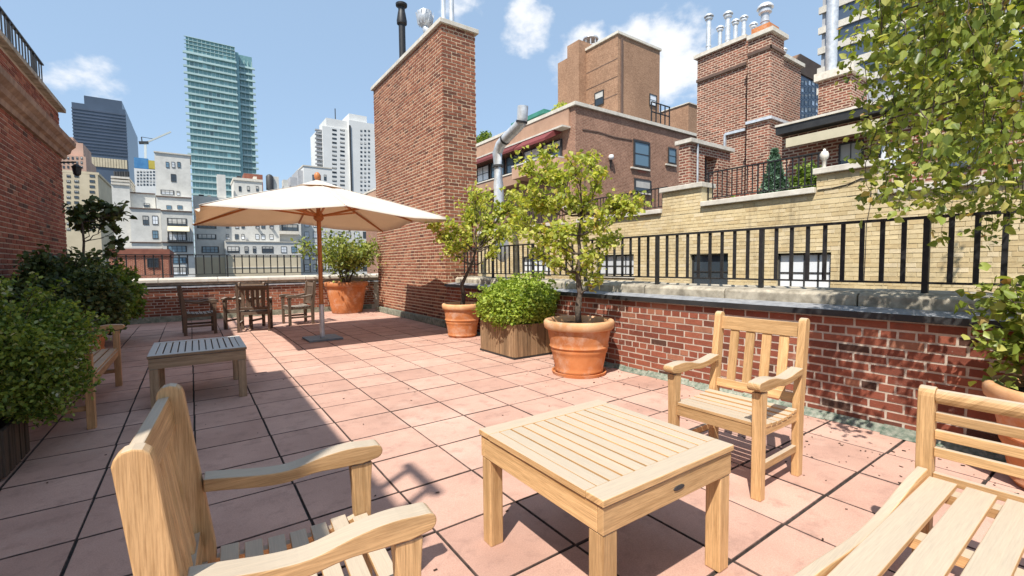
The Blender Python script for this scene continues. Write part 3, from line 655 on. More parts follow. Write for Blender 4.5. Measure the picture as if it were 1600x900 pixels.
# stainless duct with two bends, rising beyond the railing
du = thing('duct_pipe', 'shiny bent metal exhaust duct rising behind the potted trees', 'duct')
dp_ = [onX(u, v, 7.4) for u, v in ((781, 345), (779, 290), (777, 240), (782, 226), (787, 220), (810, 197), (815, 191), (816, 185), (817, 166))]
dp_ = [(7.4, q.y, q.z) for q in dp_]
MB().tube(dp_, .145, 20).build('pipe', M['steel'], du, angle=50)
for i, f in ((1, .6), (4, .1), (6, .1)):
    a_, b_ = Vector(dp_[i]), Vector(dp_[i+1]); p = a_.lerp(b_, f); dd = (b_-a_).normalized()*.03
    MB().tube([p-dd, p+dd], .158, 20).build('clamp_band', M['frame_dk'], du)
struct(MB().box(4.87, BX, -4, 22, -14, -13.9).build('courtyard', M['asphalt']))

# ================================================================ FURNITURE
def arm_poly(L=.60, z=.60, t_=.040):
    # side outline of a curved arm, from the back post to the rounded nose
    up = []; lo = []
    sm = lambda a, b, x: (lambda q: q*q*(3-2*q))(min(1, max(0, (x-a)/(b-a))))
    for i in range(23):
        s_ = i/22; x = .03+s_*(L-.045)
        zt = z+.030+.022*(1-sm(0, .5, s_))-.010*math.sin(math.pi*min(1, s_/.62))+.022*sm(.42, .82, s_)-.006*sm(.85, 1, s_)
        th = t_+.022*sm(.5, .82, s_)-.012*sm(.9, 1, s_)
        up.append((x, zt)); lo.append((x, zt-th))
    (x1, zt), (_, zb) = up[-1], lo[-1]; nose = []
    for k in range(1, 8): a = math.pi/2-math.pi*k/8; nose.append((x1+.026*math.cos(a), (zt+zb)/2+(zt-zb)/2*math.sin(a)))
    return up+nose+lo[::-1]
def make_chair(name, label, mat, bev=.004, W_=.575, D_=.52, Hb=.955, nslat=4, cat='armchair', group=None):
    t_ = thing(name, label, cat, group=group); w = W_/2
    sz = .41
    for s_ in (-1, 1):
        # back post: upright below the seat, raked above, rounded top
        y0, y1 = (w-.042, w) if s_ > 0 else (-w, -w+.042)
        xt = -.078; dx = .064
        poly = [(-.012, 0), (.045, 0), (.055, .36), (.052, .44)]
        for i in range(7):
            a = i/6*math.pi; poly.append((xt+dx/2+dx/2*math.cos(a)+.004, Hb-.03+.03*math.sin(a)))
        poly += [(-.022, .44), (-.016, .36)]
        MB().prism(poly, y0, y1, grain=1).build('back_post', mat, t_, bevel=bev)
        # front leg
        y0, y1 = (w-.052, w+.002) if s_ > 0 else (-w-.002, -w+.052)
        poly = [(D_-.052, 0), (D_, 0), (D_, .36), (D_+.004, .52), (D_+.010, .595), (D_-.064, .595), (D_-.058, .52), (D_-.052, .36)]
        MB().prism(poly, y0, y1, grain=1).build('front_leg', mat, t_, bevel=bev)
        # arm
        y0, y1 = (w-.060, w+.008) if s_ > 0 else (-w-.008, -w+.060)
        MB().prism([(a, b-.001+.012) for a, b in arm_poly(D_+.035)], y0, y1).build('arm', mat, t_, bevel=bev)
        # curved seat rail and low stretcher
        yy = s_*(w-.026)
        poly = [(.05, .34), (D_-.05, .345), (D_-.05, .405)]+[(D_-.05-(D_-.10)*k/8, .402-.024*math.sin(math.pi*k/8)) for k in range(1, 9)]
        MB().prism(poly, yy-.014, yy+.014).build('side_rail', mat, t_, bevel=bev/2)
        MB().box(.03, D_-.045, yy-.013, yy+.013, .15, .19).build('stretcher', mat, t_, bevel=bev/2)
    # front and back rails
    MB().box(D_-.045, D_-.018, -w+.05, w-.05, .335, .40).build('front_rail', mat, t_, bevel=bev/2)
    MB().box(.005, .032, -w+.04, w-.04, .34, .40).build('back_rail', mat, t_, bevel=bev/2)
    # seat slats
    n = 7
    for k in range(n):
        xc = .055+(D_-.062)*(k+.5)/n; zc = .405-.024*math.sin(math.pi*(k+.5)/n)
        Mx = Matrix.Translation((xc, 0, zc)) @ Matrix.Rotation(math.radians(3.4*math.cos(math.pi*(k+.5)/n)), 4, 'Y')
        sl = (D_-.062)/n-.015
        MB().box(-sl/2, sl/2, -w+.008 if k < n-1 else -w+.056, w-.008 if k < n-1 else w-.056, 0, .018, M=Mx, ax=1).build('seat_slat', mat, t_, bevel=bev/2)
    # back: crest rail, lower rail and upright slats, raked like the posts
    rk = math.atan2(.078-.005, Hb-.44); Rk = Matrix.Translation((.0, 0, .44)) @ Matrix.Rotation(-rk, 4, 'Y')
    hh = (Hb-.44)/math.cos(rk)
    MB().box(-.004, .026, -w+.038, w-.038, hh-.125, hh-.035, M=Rk, ax=1).build('crest_rail', mat, t_, bevel=bev)
    MB().box(-.004, .024, -w+.038, w-.038, .0, .055, M=Rk, ax=1).build('lower_back_rail', mat, t_, bevel=bev/2)
    for k in range(nslat):
        yc = (k-(nslat-1)/2)*(W_-.11)/(nslat+.45)
        MB().box(.004, .018, yc-.028, yc+.028, .05, hh-.12, M=Rk, ax=2).build('back_slat', mat, t_, bevel=bev/2)
    return t_
c1 = make_chair('teak_armchair', 'pale teak armchair nearest the camera, seen from behind its left shoulder at the lower left', M['teak'])
c1.location = (-.05, 1.39, 0); c1.rotation_euler.z = math.radians(-4)
c2 = copy_tree(c1); c2['label'] = 'pale teak armchair facing the low table in front of the red brick parapet'
c2.location = (2.965, 1.475, 0); c2.rotation_euler.z = math.radians(181)
for c_ in (c1, c2): c_['group'] = 'pale teak armchairs round the near table'

def make_table(name, label, mat, sx, sy, H_, nsl, loc, rz=0, bev=.004, tagged=False):
    t_ = thing(name, label, 'table', loc, rz); hx, hy = sx/2, sy/2; e = .085; th = .026
    # top frame: two wide end boards and two side boards, the slats between
    MB().box(-hx, hx, -hy, -hy+e, H_-th, H_).build('end_board', mat, t_, bevel=bev)
    MB().box(-hx, hx, hy-e, hy, H_-th, H_).build('end_board', mat, t_, bevel=bev)
    for s_ in (-1, 1):
        a, b = (-hx, -hx+.055) if s_ < 0 else (hx-.055, hx)
        MB().box(a, b, -hy+e+.001, hy-e-.001, H_-th, H_-.001).build('side_board', mat, t_, bevel=bev/2)
    w = (sx-.11)/nsl
    for k in range(nsl):
        a = -hx+.055+k*w
        MB().box(a+.005, a+w-.005, -hy+e+.0015, hy-e-.0015, H_-th+.004, H_-.0015-.001*random.random()).build('top_slat', mat, t_, bevel=bev/2)
    for s_ in (-1, 1):
        MB().box(-hx+.008, hx-.008, s_*(hy-.021)-.013, s_*(hy-.021)+.013, H_-.125, H_-th-.006).build('apron', mat, t_, bevel=bev/2)
        MB().box(s_*(hx-.021)-.013, s_*(hx-.021)+.013, -hy+.036, hy-.036, H_-.125, H_-th-.006).build('apron', mat, t_, bevel=bev/2)
        for q in (-1, 1):
            MB().box(s_*(hx-.045)-.034, s_*(hx-.045)+.034, q*(hy-.045)-.034, q*(hy-.045)+.034, 0, H_-.128, ax=2).build('leg', mat, t_, bevel=bev)
            # block above the leg, behind the aprons
    MB().box(-hx+.035, hx-.035, -hy+.035, hy-.035, H_-th-.006, H_-th-.001).build('sub_frame', M['frame_dk'], t_)
    if tagged:
        MB().prism([(.02+.032*math.cos(a*math.pi/6), H_-.078+.009*math.sin(a*math.pi/6)) for a in range(12)], -hy+.004, -hy+.0085).build('badge', M['frame_dk'], t_)
    return t_
make_table('coffee_table', 'low square slatted teak table in the middle foreground', M['teak'], .775, .79, .535, 10, (1.437, 1.383, 0), math.radians(-.5), tagged=True)
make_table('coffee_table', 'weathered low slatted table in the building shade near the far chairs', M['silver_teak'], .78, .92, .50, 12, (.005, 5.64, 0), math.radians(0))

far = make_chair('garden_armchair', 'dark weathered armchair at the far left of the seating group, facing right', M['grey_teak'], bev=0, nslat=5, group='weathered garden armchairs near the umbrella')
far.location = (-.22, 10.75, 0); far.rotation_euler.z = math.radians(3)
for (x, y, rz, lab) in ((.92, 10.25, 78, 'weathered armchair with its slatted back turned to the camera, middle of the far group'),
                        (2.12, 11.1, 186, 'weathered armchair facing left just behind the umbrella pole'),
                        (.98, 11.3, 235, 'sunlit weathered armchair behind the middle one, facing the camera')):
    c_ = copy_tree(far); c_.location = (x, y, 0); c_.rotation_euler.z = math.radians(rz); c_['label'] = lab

# bench on the left, half hidden by the round bush
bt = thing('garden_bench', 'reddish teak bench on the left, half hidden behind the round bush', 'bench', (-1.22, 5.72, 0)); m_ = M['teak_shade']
for s_ in (-1, 1):
    yy = s_*.80
    MB().box(.46, .515, yy-.03, yy+.03, 0, .61, ax=2).build('leg', m_, bt, bevel=.003)
    MB().prism([(-.012, 0), (.045, 0), (.055, .40), (-.05, .92), (-.105, .92), (-.02, .4)], yy-.022, yy+.022, grain=1).build('back_post', m_, bt, bevel=.003)
    MB().prism([(a, b+.012) for a, b in arm_poly(.55, .62)], yy-.034, yy+.034).build('arm', m_, bt, bevel=.004)
    MB().box(.04, .46, yy-.013, yy+.013, .15, .19).build('stretcher', m_, bt); MB().box(.05, .46, yy-.014, yy+.014, .34, .40).build('side_rail', m_, bt)
MB().box(.475, .50, -.77, .77, .335, .40).build('front_rail', m_, bt)
for k in range(6): MB().box(.07+k*.072, .13+k*.072, -.82, .82, .402, .42).build('seat_slat', m_, bt, bevel=.002)
MB().box(-.09, -.06, -.78, .78, .83, .91).build('crest_rail', m_, bt); MB().box(-.02, .01, -.78, .78, .47, .53).build('lower_back_rail', m_, bt)
for k in range(14):
    yy = -.70+k*1.4/13; MB().beam((-.004, yy, .52), (-.075, yy, .84), .045, .014, up=(0, 1, 0)).build('back_slat', m_, bt)

# slatted lounger at the lower right
lg = thing('teak_lounger', 'teak lounger with long seat boards and a slatted end, at the lower right corner', 'lounger', (2.44, .52, 0)); m_ = M['teak']
for s_, yy in ((1, -.005), (-1, -.72)):
    post = [(-.030, 0), (.028, 0), (.030, .42), (.026, .60), (.028, .70)]
    for i in range(9):
        a = -math.pi*.1+i/8*math.pi*1.1; post.append((.0+.036*math.cos(a)+.004, .748+.036*math.sin(a)))
    post += [(-.034, .60), (-.030, .42)]
    MB().prism(post, yy-.026, yy+.026, grain=1).build('end_post', m_, lg, bevel=.004)
    rail = []
    for i in range(25):
        s0 = i/24; x = -.035-s0*1.55; rail.append((x, .425+.022*math.cos(s0*math.pi*2.6)+.006))
    lo = [(x, z-.085) for x, z in rail[::-1]]
    MB().prism(rail+lo, yy-.017, yy+.017).build('side_rail', m_, lg, bevel=.004)
    MB().box(-1.52, -1.46, yy-.026, yy+.026, 0, .36, ax=2).build('leg', m_, lg, bevel=.003)
for k, z in enumerate((.715, .650, .578, .506)):
    if k == 0:
        MB().prism([(.0+.030*math.cos(a*math.pi/6), .748+.030*math.sin(a*math.pi/6)) for a in range(12)], -.69, -.032).build('top_roll', m_, lg, bevel=.003)
    else: MB().box(-.014, .010, -.69, -.032, z-.004, z+.034).build('end_slat', m_, lg, bevel=.003)
MB().box(-.016, .012, -.69, -.032, .40, .435).build('end_slat', m_, lg, bevel=.003)
yy = -.028; k = 0
while yy > -.66:
    w_ = .083; MB().box(-1.5, -.045, yy-w_, yy, .408, .428, ax=0).build('seat_board', m_, lg, bevel=.003); yy -= w_+.024; k += 1
for x in (-.10, -.55, -1.0, -1.4): MB().box(x-.03, x+.03, -.70, -.025, .37, .406).build('cross_brace', m_, lg)

# ---------------- umbrella
UX, UY = 1.81, 8.45
ub = thing('patio_umbrella', 'large off white square umbrella on a wooden pole in front of the chimney wall', 'umbrella', (UX, UY, 0), math.radians(1.5))
MB().box(-.28, .28, -.28, .28, .0, .035).build('base_plate', M['plate'], ub, bevel=.004)
MB().tube([(0, 0, .03), (0, 0, .62)], .042, 16).build('base_tube', M['steel'], ub, angle=40)
MB().tube([(0, 0, .60), (0, 0, 2.78)], .036, 16).build('pole', M['mahogany'], ub, angle=40)
HX, HY, ZC, ZM, ZA = 1.78, 1.62, 2.06, 2.17, 2.74
rim = [(HX, 0, ZM), (HX, HY, ZC), (0, HY, ZM), (-HX, HY, ZC), (-HX, 0, ZM), (-HX, -HY, ZC), (0, -HY, ZM), (HX, -HY, ZC)]
cv = MB(); NS, NR = 8, 10; cv.v.append((0, 0, ZA-.02)); rows = []
for i in range(1, NR+1):
    f_ = i/NR; row = []
    for k in range(8):
        a, b = Vector(rim[k]), Vector(rim[(k+1) % 8])
        for j in range(NS):
            s_ = j/NS; e = a.lerp(b, s_); q = Vector((0, 0, ZA)).lerp(e, f_)
            sag = math.sin(math.pi*s_)*f_*.020+math.sin(math.pi*f_)*(-.012)*math.sin(math.pi*s_)
            inw = 1-.020*math.sin(math.pi*s_)*f_
            q.x *= inw; q.y *= inw; q.z -= math.sin(math.pi*s_)*f_*.045; q.z += .02*math.sin(math.pi*f_)+.007*math.sin(9*s_+5*k+7*f_)*math.sin(math.pi*s_); row.append(len(cv.v)); cv.v.append(tuple(q))
    rows.append(row)
nn_ = 8*NS
for k in range(nn_): cv.face([0, rows[0][k], rows[0][(k+1) % nn_]], [(0, 0)]*3, .5)
for i in range(NR-1):
    for k in range(nn_): cv.face([rows[i][k], rows[i+1][k], rows[i+1][(k+1) % nn_], rows[i][(k+1) % nn_]], [(0, 0)]*4, .5)
o = cv.build('canopy', M['cloth'], ub, smooth=True); md = o.modifiers.new('thick', 'SOLIDIFY'); md.thickness = .004
for k in range(8):
    e = Vector(rim[k]); a = Vector((0, 0, ZA)); sm_ = [a.lerp(e, f_/10)+Vector((0, 0, .02*math.sin(math.pi*f_/10)+.006)) for f_ in range(1, 11)]; sb = MB()
    for p, q in zip(sm_, sm_[1:]): sb.beam(p, q, .022, .002)
    sb.build('seam_tape', M['cloth2'], ub)
vc = MB(); q = [(.34, 0, 2.665), (.33, .30, 2.645), (0, .32, 2.665), (-.33, .30, 2.645), (-.34, 0, 2.665), (-.33, -.30, 2.645), (0, -.32, 2.665), (.33, -.30, 2.645)]
vc.v = [(0, 0, 2.80)]+q
for k in range(8): vc.face([0, 1+k, 1+(k+1) % 8], [(0, 0)]*3, .5)
o = vc.build('vent_cap', M['cloth'], ub); md = o.modifiers.new('thick', 'SOLIDIFY'); md.thickness = .004
for k in range(8):
    e = Vector(rim[k]); a = Vector((0, 0, ZA-.05)); dr = (e-a)
    MB().beam(a+dr*.02, a+dr*.985-Vector((0, 0, .012)), .022, .034).build('rib', M['mahogany'], ub)
    mid = a+dr*.50-Vector((0, 0, .02)); dxy = Vector((e.x, e.y, 0)).normalized()
    MB().beam(Vector((0, 0, 2.17))+dxy*.045, mid, .022, .030).build('strut', M['mahogany'], ub)
MB().lathe([(.0, 2.08), (.05, 2.08), (.085, 2.12), (.085, 2.19), (.06, 2.22), (0, 2.22)], n=16).build('hub', M['mahogany'], ub, angle=40)
MB().lathe([(0, 2.66), (.05, 2.66), (.055, 2.72), (.03, 2.74), (0, 2.74)], n=16).build('top_hub', M['mahogany'], ub, angle=40)
MB().lathe([(0, 2.79), (.03, 2.79), (.05, 2.82), (.055, 2.86), (.045, 2.90), (.02, 2.925), (0, 2.93)], n=16).build('finial', M['mahogany'], ub, smooth=True)

# ================================================================ POTS AND PLANTS
def pot(label, x, y, R, H_, rb, pale=True, ridges=True, group='terracotta pots', saucer=False):
    t_ = thing('terracotta_pot', label, 'pot', (x, y, 0), group=group)
    rim_h = .13*H_+.02
    def rr(z): return rb+(R*.90-rb)*(z/(H_-rim_h))**.9
    pr = [(0, 0), (rb*.97, 0), (rb, .01)]
    if ridges:
        zs = [.08, .5, .55, .60]
        for z in np.linspace(.02, H_-rim_h, 26):
            q = z/(H_-rim_h); bump_ = sum(.016*math.exp(-((q-c_)/.022)**2) for c_ in (.09, .52, .62)); pr.append((rr(z)+bump_, z))
    else: pr += [(rr(z), z) for z in np.linspace(.02, H_-rim_h, 5)]
    MB().lathe(pr, n=48).build('body', M['terra'], t_, angle=50)
    z1 = H_-rim_h
    MB().lathe([(R*.90, z1-.004), (R*.955, z1), (R*.985, z1+.012), (R, z1+rim_h*.45), (R*1.0, z1+rim_h*.75), (R*.97, H_-.006), (R*.93, H_), (R*.87, H_-.006), (R*.84, H_-.03), (R*.82, H_-.12)], n=48).build('rim', M['terra_pale'] if pale else M['terra'], t_, smooth=True)
    sm = MB(); n = 28; sm.v.append((0, 0, H_-.045)); 
    for ring, f_ in enumerate((.3, .6, .86)):
        for k in range(n): a = 2*math.pi*k/n; sm.v.append((R*.97*f_*math.cos(a), R*.97*f_*math.sin(a), H_-.055+random.uniform(-.012, .012)-.01*ring))
    for k in range(n): sm.face([0, 1+k, 1+(k+1) % n], [(0, 0)]*3, .5)
    for r_ in range(2):
        for k in range(n): a = 1+r_*n; sm.face([a+k, a+n+k, a+n+(k+1) % n, a+(k+1) % n], [(0, 0)]*4, .5)
    sm.build('soil', M['soil'], t_)
    if saucer: MB().lathe([(0, .0), (rb*1.18, 0), (rb*1.22, .035), (rb*1.15, .035), (rb*1.12, .012), (0, .012)], n=40).build('saucer', M['terra'], t_)
    return t_
pot('big ribbed terracotta pot with a pale rim right of the wooden planter', 3.70, 3.90, .415, .64, .265, saucer=True)
pot('ribbed terracotta pot half hidden by the wooden planter, below the chimney corner', 3.93, 7.18, .36, .60, .245)
pot('plain orange terracotta pot in the far corner behind the umbrella', 3.42, 12.85, .58, .86, .39, pale=False, ridges=False)
pot('terracotta pot behind the teak lounger at the right edge', 3.93, .20, .38, .58, .24)
pot('terracotta pot behind the bench on the left, under the dark shrubs', -1.25, 7.55, .34, .56, .22, pale=False)

def tree(name, label, x, y, z0, trunk_top, lean, crown_c, crown_r, nbranch, nleaf, lsize, leafmat, r0=.04, stems=1, droop=0, sub=6, group=None, cat='tree', clump=.12, cl_bias=None, single=0):
    t_ = thing(name, label, cat, (x, y, z0), group=group)
    tr = MB(); br = MB(); tips = []
    cc = Vector(crown_c); cr = Vector(crown_r); top = Vector(lean)
    starts = []
    for s_ in range(stems):
        a = 2*math.pi*s_/max(stems, 1); off = Vector((math.cos(a), math.sin(a), 0))*(.06 if stems > 1 else 0)
        tp = top+off*4*(stems > 1)
        pth = curve_pts(off, tp, (random.uniform(-.03, .03), random.uniform(-.03, .03), 0), 7, .012)
        tr.tube(pth, [r0*(1-.55*i/7) for i in range(8)], 9); starts.append(pth)
    for k in range(nbranch):
        pth = starts[k % stems]; st = pth[random.randint(4, 7)] if stems == 1 else pth[random.randint(3, 7)]
        while True:
            q = Vector((random.uniform(-1, 1), random.uniform(-1, 1), random.uniform(-1, 1)))
            if .35 < q.length < 1: break
        end = cc+Vector((q.x*cr.x, q.y*cr.y, q.z*cr.z))
        bp = curve_pts(st, end, (0, 0, random.uniform(-.05, .12)), 6, .025)
        br.tube(bp, [max(.0035, r0*.42*(1-.85*i/6)) for i in range(7)], 6)
        for j in range(sub):
            s0 = bp[random.randint(2, 6)]; e0 = s0+Vector((random.gauss(0, 1), random.gauss(0, 1), random.gauss(.1, .7)-droop)).normalized()*random.uniform(.12, .34)*max(cr)*.75
            sp = curve_pts(s0, e0, (0, 0, random.uniform(-.02, .04)-droop*.05), 4, .012)
            br.tube(sp, [.005, .004, .0035, .003, .002], 5, cap=False); tips += [(p, 1.0) for p in sp[1:]]
        tips += [(p, .6) for p in bp[3:]]
    tr.build('trunk', M['bark'], t_, smooth=True); br.build('branches', M['bark'], t_, smooth=True, kind='stuff')
    P = []; ws = np.array([w for _, w in tips]); ws /= ws.sum(); ids = NP.choice(len(tips), nleaf, p=ws)
    TP = np.array([tuple(p) for p, _ in tips]); P = TP[ids]+NP.normal(size=(nleaf, 3))*clump*np.array([1, 1, .8])
    leaves('crown', leafmat, P, lsize, t_)
    return t_, TP
TG = 'small yellow green trees in the terracotta pots'
def clump_tree(label, x, y, z0, trunk, clumps, nleaf, lsize, mat, r0, group):
    """trunk: points above the soil; clumps: (dx, dy, z, radius) of each leafy spray, z above the terrace"""
    t_ = thing('potted_tree', label, 'tree', (x, y, z0), group=group); tr = MB(); br = MB(); TP = []; WT = []
    n = len(trunk); tr.tube([Vector(p) for p in trunk], [r0*(1-.6*i/(n-1)) for i in range(n)], 9); tr.build('trunk', M['bark'], t_, smooth=True)
    for (dx, dy, z, rad) in clumps:
        e = Vector((dx, dy, z-z0)); cand = [Vector(p) for p in trunk if p[2] < e.z-.08] or [Vector(trunk[1])]
        st = min(cand, key=lambda q: (q-e).length-.5*q.z); bp = curve_pts(st, e, (0, 0, -.04), 6, .03)
        br.tube(bp, [max(.004, r0*.36*(1-.14*i)) for i in range(7)], 6)
        for k in range(7):
            d_ = Vector((random.gauss(0, 1), random.gauss(0, 1), random.gauss(.15, .8))).normalized(); s0 = bp[random.randint(3, 6)]
            sp = curve_pts(s0, e+d_*rad*random.uniform(.6, 1.25), (0, 0, .02), 5, .015); br.tube(sp, [.005, .0045, .004, .003, .0025, .002], 5, cap=False)
            for p in sp[1:]: TP.append(tuple(p)); WT.append(rad)
    br.build('branches', M['bark'], t_, smooth=True, kind='stuff')
    TP = np.array(TP); WT = np.array(WT)**1.5; ids = NP.choice(len(TP), nleaf, p=WT/WT.sum())
    leaves('crown', mat, TP[ids]+NP.normal(size=(nleaf, 3))*.038, lsize, t_)
def spray(u, v, r_px, x, y, dd):
    """place a spray on a line of sight, dd metres behind or before the pot"""
    dist = math.hypot(x, y)+dd; d = ray(u, v); k = dist/math.hypot(d.x, d.y); p = Vector((0, 0, EYE))+d*k
    return (p.x-x, p.y-y, p.z, r_px/FP*dist*.82)
T1 = [(818, 262, 26), (828, 300, 24), (856, 242, 22), (872, 275, 26), (900, 262, 22), (922, 245, 18), (935, 275, 22), (850, 320, 28), (885, 312, 26), (915, 318, 26), (812, 345, 24), (838, 365, 24),
      (868, 360, 26), (900, 360, 24), (932, 345, 24), (962, 318, 24), (985, 330, 22), (950, 375, 22), (925, 400, 22), (905, 425, 16), (930, 440, 14), (860, 405, 18), (1003, 312, 16), (840, 395, 14), (880, 390, 20)]
T1 = [spray(u, v, r_, 3.70, 3.90, random.uniform(-.45, .4)) for u, v, r_ in T1]
clump_tree('airy yellow green tree in the big ribbed pot right of the planter', 3.70, 3.90, .56, [(0, 0, 0), (-.01, .01, .2), (.02, 0, .4), (.0, .02, .62), (.03, .01, .85), (.0, .0, 1.05), (.03, -.03, 1.3)], T1, 4000, .058, M['leaf_tree'], .042, TG)
T2 = [(690, 370, 22), (712, 352, 24), (735, 332, 24), (760, 318, 24), (745, 300, 16), (785, 330, 24), (800, 305, 20), (770, 345, 24), (728, 378, 20), (755, 370, 20), (705, 392, 16), (790, 365, 22), (815, 345, 22), (680, 345, 14), (822, 320, 18), (778, 392, 14)]
T2 = [spray(u, v, r_, 3.93, 7.18, random.uniform(-.6, .5)) for u, v, r_ in T2]
clump_tree('crooked yellow green tree reaching past the chimney corner', 3.93, 7.18, .52, [(0, 0, 0), (.03, -.02, .2), (-.02, -.05, .42), (.04, -.12, .6), (.10, -.2, .78), (.12, -.3, 1.0)], T2, 3300, .068, M['leaf_tree'], .046, TG)
tree('potted_tree', 'many stemmed spreading tree in the far corner behind the umbrella', 3.42, 12.85, .80, 0, (0, 0, .55), (-.15, -.1, 1.02), (1.5, 1.0, .46), 30, 3300, .085, M['leaf_tree2'], .030, stems=5, sub=7, group=TG, clump=.11)
# flat-topped plant on the left, against the city
T3 = [(112, 335, 12), (128, 325, 12), (145, 328, 12), (160, 322, 10), (176, 330, 12), (190, 328, 9), (125, 348, 10), (168, 342, 10), (148, 342, 9), (178, 362, 8), (184, 378, 8), (180, 394, 7)]
T3 = [spray(u, v, r_, -1.55, 10.6, random.uniform(-.25, .25)) for u, v, r_ in T3]
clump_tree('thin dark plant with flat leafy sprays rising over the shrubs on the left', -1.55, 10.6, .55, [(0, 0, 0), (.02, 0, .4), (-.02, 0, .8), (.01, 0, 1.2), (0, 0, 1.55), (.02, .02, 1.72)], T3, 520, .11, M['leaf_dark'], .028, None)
def bush(name, label, c_, r_, n, size, mat, lump=.2, cat='bush', hollow=.55, group=None, zmin=None):
    t_ = thing(name, label, cat, (c_[0], c_[1], c_[2]-r_[2]*.9), group=group)
    st = MB()
    for k in range(26):
        a = random.uniform(0, 6.28); e = Vector((math.cos(a)*r_[0]*random.uniform(.2, .8), math.sin(a)*r_[1]*random.uniform(.2, .8), r_[2]*random.uniform(.9, 1.6)))
        st.tube(curve_pts((0, 0, 0), e, (0, 0, .05), 4), [.009, .007, .005, .004, .003], 5, cap=False)
    st.build('stems', M['bark'], t_, kind='stuff')
    d = NP.normal(size=(n, 3)); d /= np.linalg.norm(d, axis=1)[:, None]
    # lumpy outline: several lobes pushed out of the round
    L = NP.normal(size=(22, 3)); L /= np.linalg.norm(L, axis=1)[:, None]
    w = (np.exp(14*(d@L.T-1))).max(axis=1)
    rad = (hollow+(1-hollow)*NP.rand(n)**.6)*(1-lump+lump*2*w)*(1+.05*NP.normal(size=n))
    P = d*rad[:, None]*np.array(r_); P[:, 2] += r_[2]*.9
    sh = MB(); SP = []
    for k in range(30):
        a = random.uniform(0, 6.28); el = random.uniform(.1, 1.4); u_ = Vector((math.cos(a)*math.cos(el)*r_[0], math.sin(a)*math.cos(el)*r_[1], math.sin(el)*r_[2]))
        e = u_*random.uniform(1.1, 1.32)+Vector((0, 0, r_[2]*.9+random.uniform(0, .06))); s0 = u_*.7+Vector((0, 0, r_[2]*.9)); pp = curve_pts(s0, e, (0, 0, .02), 6, .008)
        sh.tube(pp, [.004, .0035, .003, .003, .0025, .002, .0015], 4, cap=False); SP += [p for p in pp[1:] for _ in range(max(2, int(n/9000*3)))]
    sh.build('shoots', M['bark'], t_, kind='stuff'); SP = np.array([tuple(p) for p in SP]); P = np.concatenate([P, SP+NP.normal(size=SP.shape)*size*.4])
    if zmin is not None: P = P[P[:, 2] > zmin]
    leaves('foliage', mat, P, size, t_); return t_
# box planter with a bright bush beside the big pot
pc = (3.90, 5.38); pl = thing('wooden_planter', 'weathered wooden box planter between the two ribbed pots', 'planter', (pc[0], pc[1], 0))
hx, hy, ph = .40, .44, .47
MB().box(-hx+.02, hx-.02, -hy+.02, hy-.02, .02, ph-.06).build('liner', M['soil'], pl)
for s_ in (-1, 1):
    n = 6
    for k in range(n):
        a = -hx+2*hx*k/n; MB().box(a+.002, a+2*hx/n-.002, s_*hy-.012, s_*hy+.012, .03, ph+random.uniform(-.006, .006), ax=2).build('plank', M['plank'], pl)
        a = -hy+.014+2*(hy-.014)*k/n; MB().box(s_*hx-.012, s_*hx+.012, a+.002, a+2*(hy-.014)/n-.002, .03, ph+random.uniform(-.006, .006), ax=2).build('plank', M['plank'], pl)
MB().box(-hx-.012, hx+.012, -hy-.012, hy+.012, .0, .028).build('base_frame', M['black'], pl)
bush('leafy_bush', 'bright green round bush filling the wooden box planter', (pc[0]-.03, pc[1]-.03, .70), (.60, .62, .36), 17000, .046, M['leaf_bush'], .09, hollow=.6)
# left side
p2 = thing('wooden_planter', 'dark wooden planter under the round bush at the left edge', 'planter', (-1.27, 4.26, 0))
for s_ in (-1, 1):
    for k in range(5):
        a = -.26+.104*k
        MB().box(a+.002, a+.102, s_*.26-.012, s_*.26+.012, .02, .31, ax=2).build('plank', M['plank_dk'], p2); MB().box(s_*.26-.012, s_*.26+.012, a+.014, a+.090, .02, .31, ax=2).build('plank', M['plank_dk'], p2)
MB().box(-.24, .24, -.24, .24, .02, .28).build('liner', M['soil'], p2)
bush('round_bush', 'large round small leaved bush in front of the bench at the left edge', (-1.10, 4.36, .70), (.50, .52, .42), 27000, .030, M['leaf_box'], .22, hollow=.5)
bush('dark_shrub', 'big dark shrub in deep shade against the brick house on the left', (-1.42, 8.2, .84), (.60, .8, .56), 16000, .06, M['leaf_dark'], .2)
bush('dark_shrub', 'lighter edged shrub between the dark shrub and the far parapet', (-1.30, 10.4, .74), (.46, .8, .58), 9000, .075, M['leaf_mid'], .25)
bush('flowering_plant', 'leafy plant spilling from the pot at the right edge under the birch', (3.98, .12, .90), (.36, .44, .40), 2300, .065, M['leaf_birch'], .35)
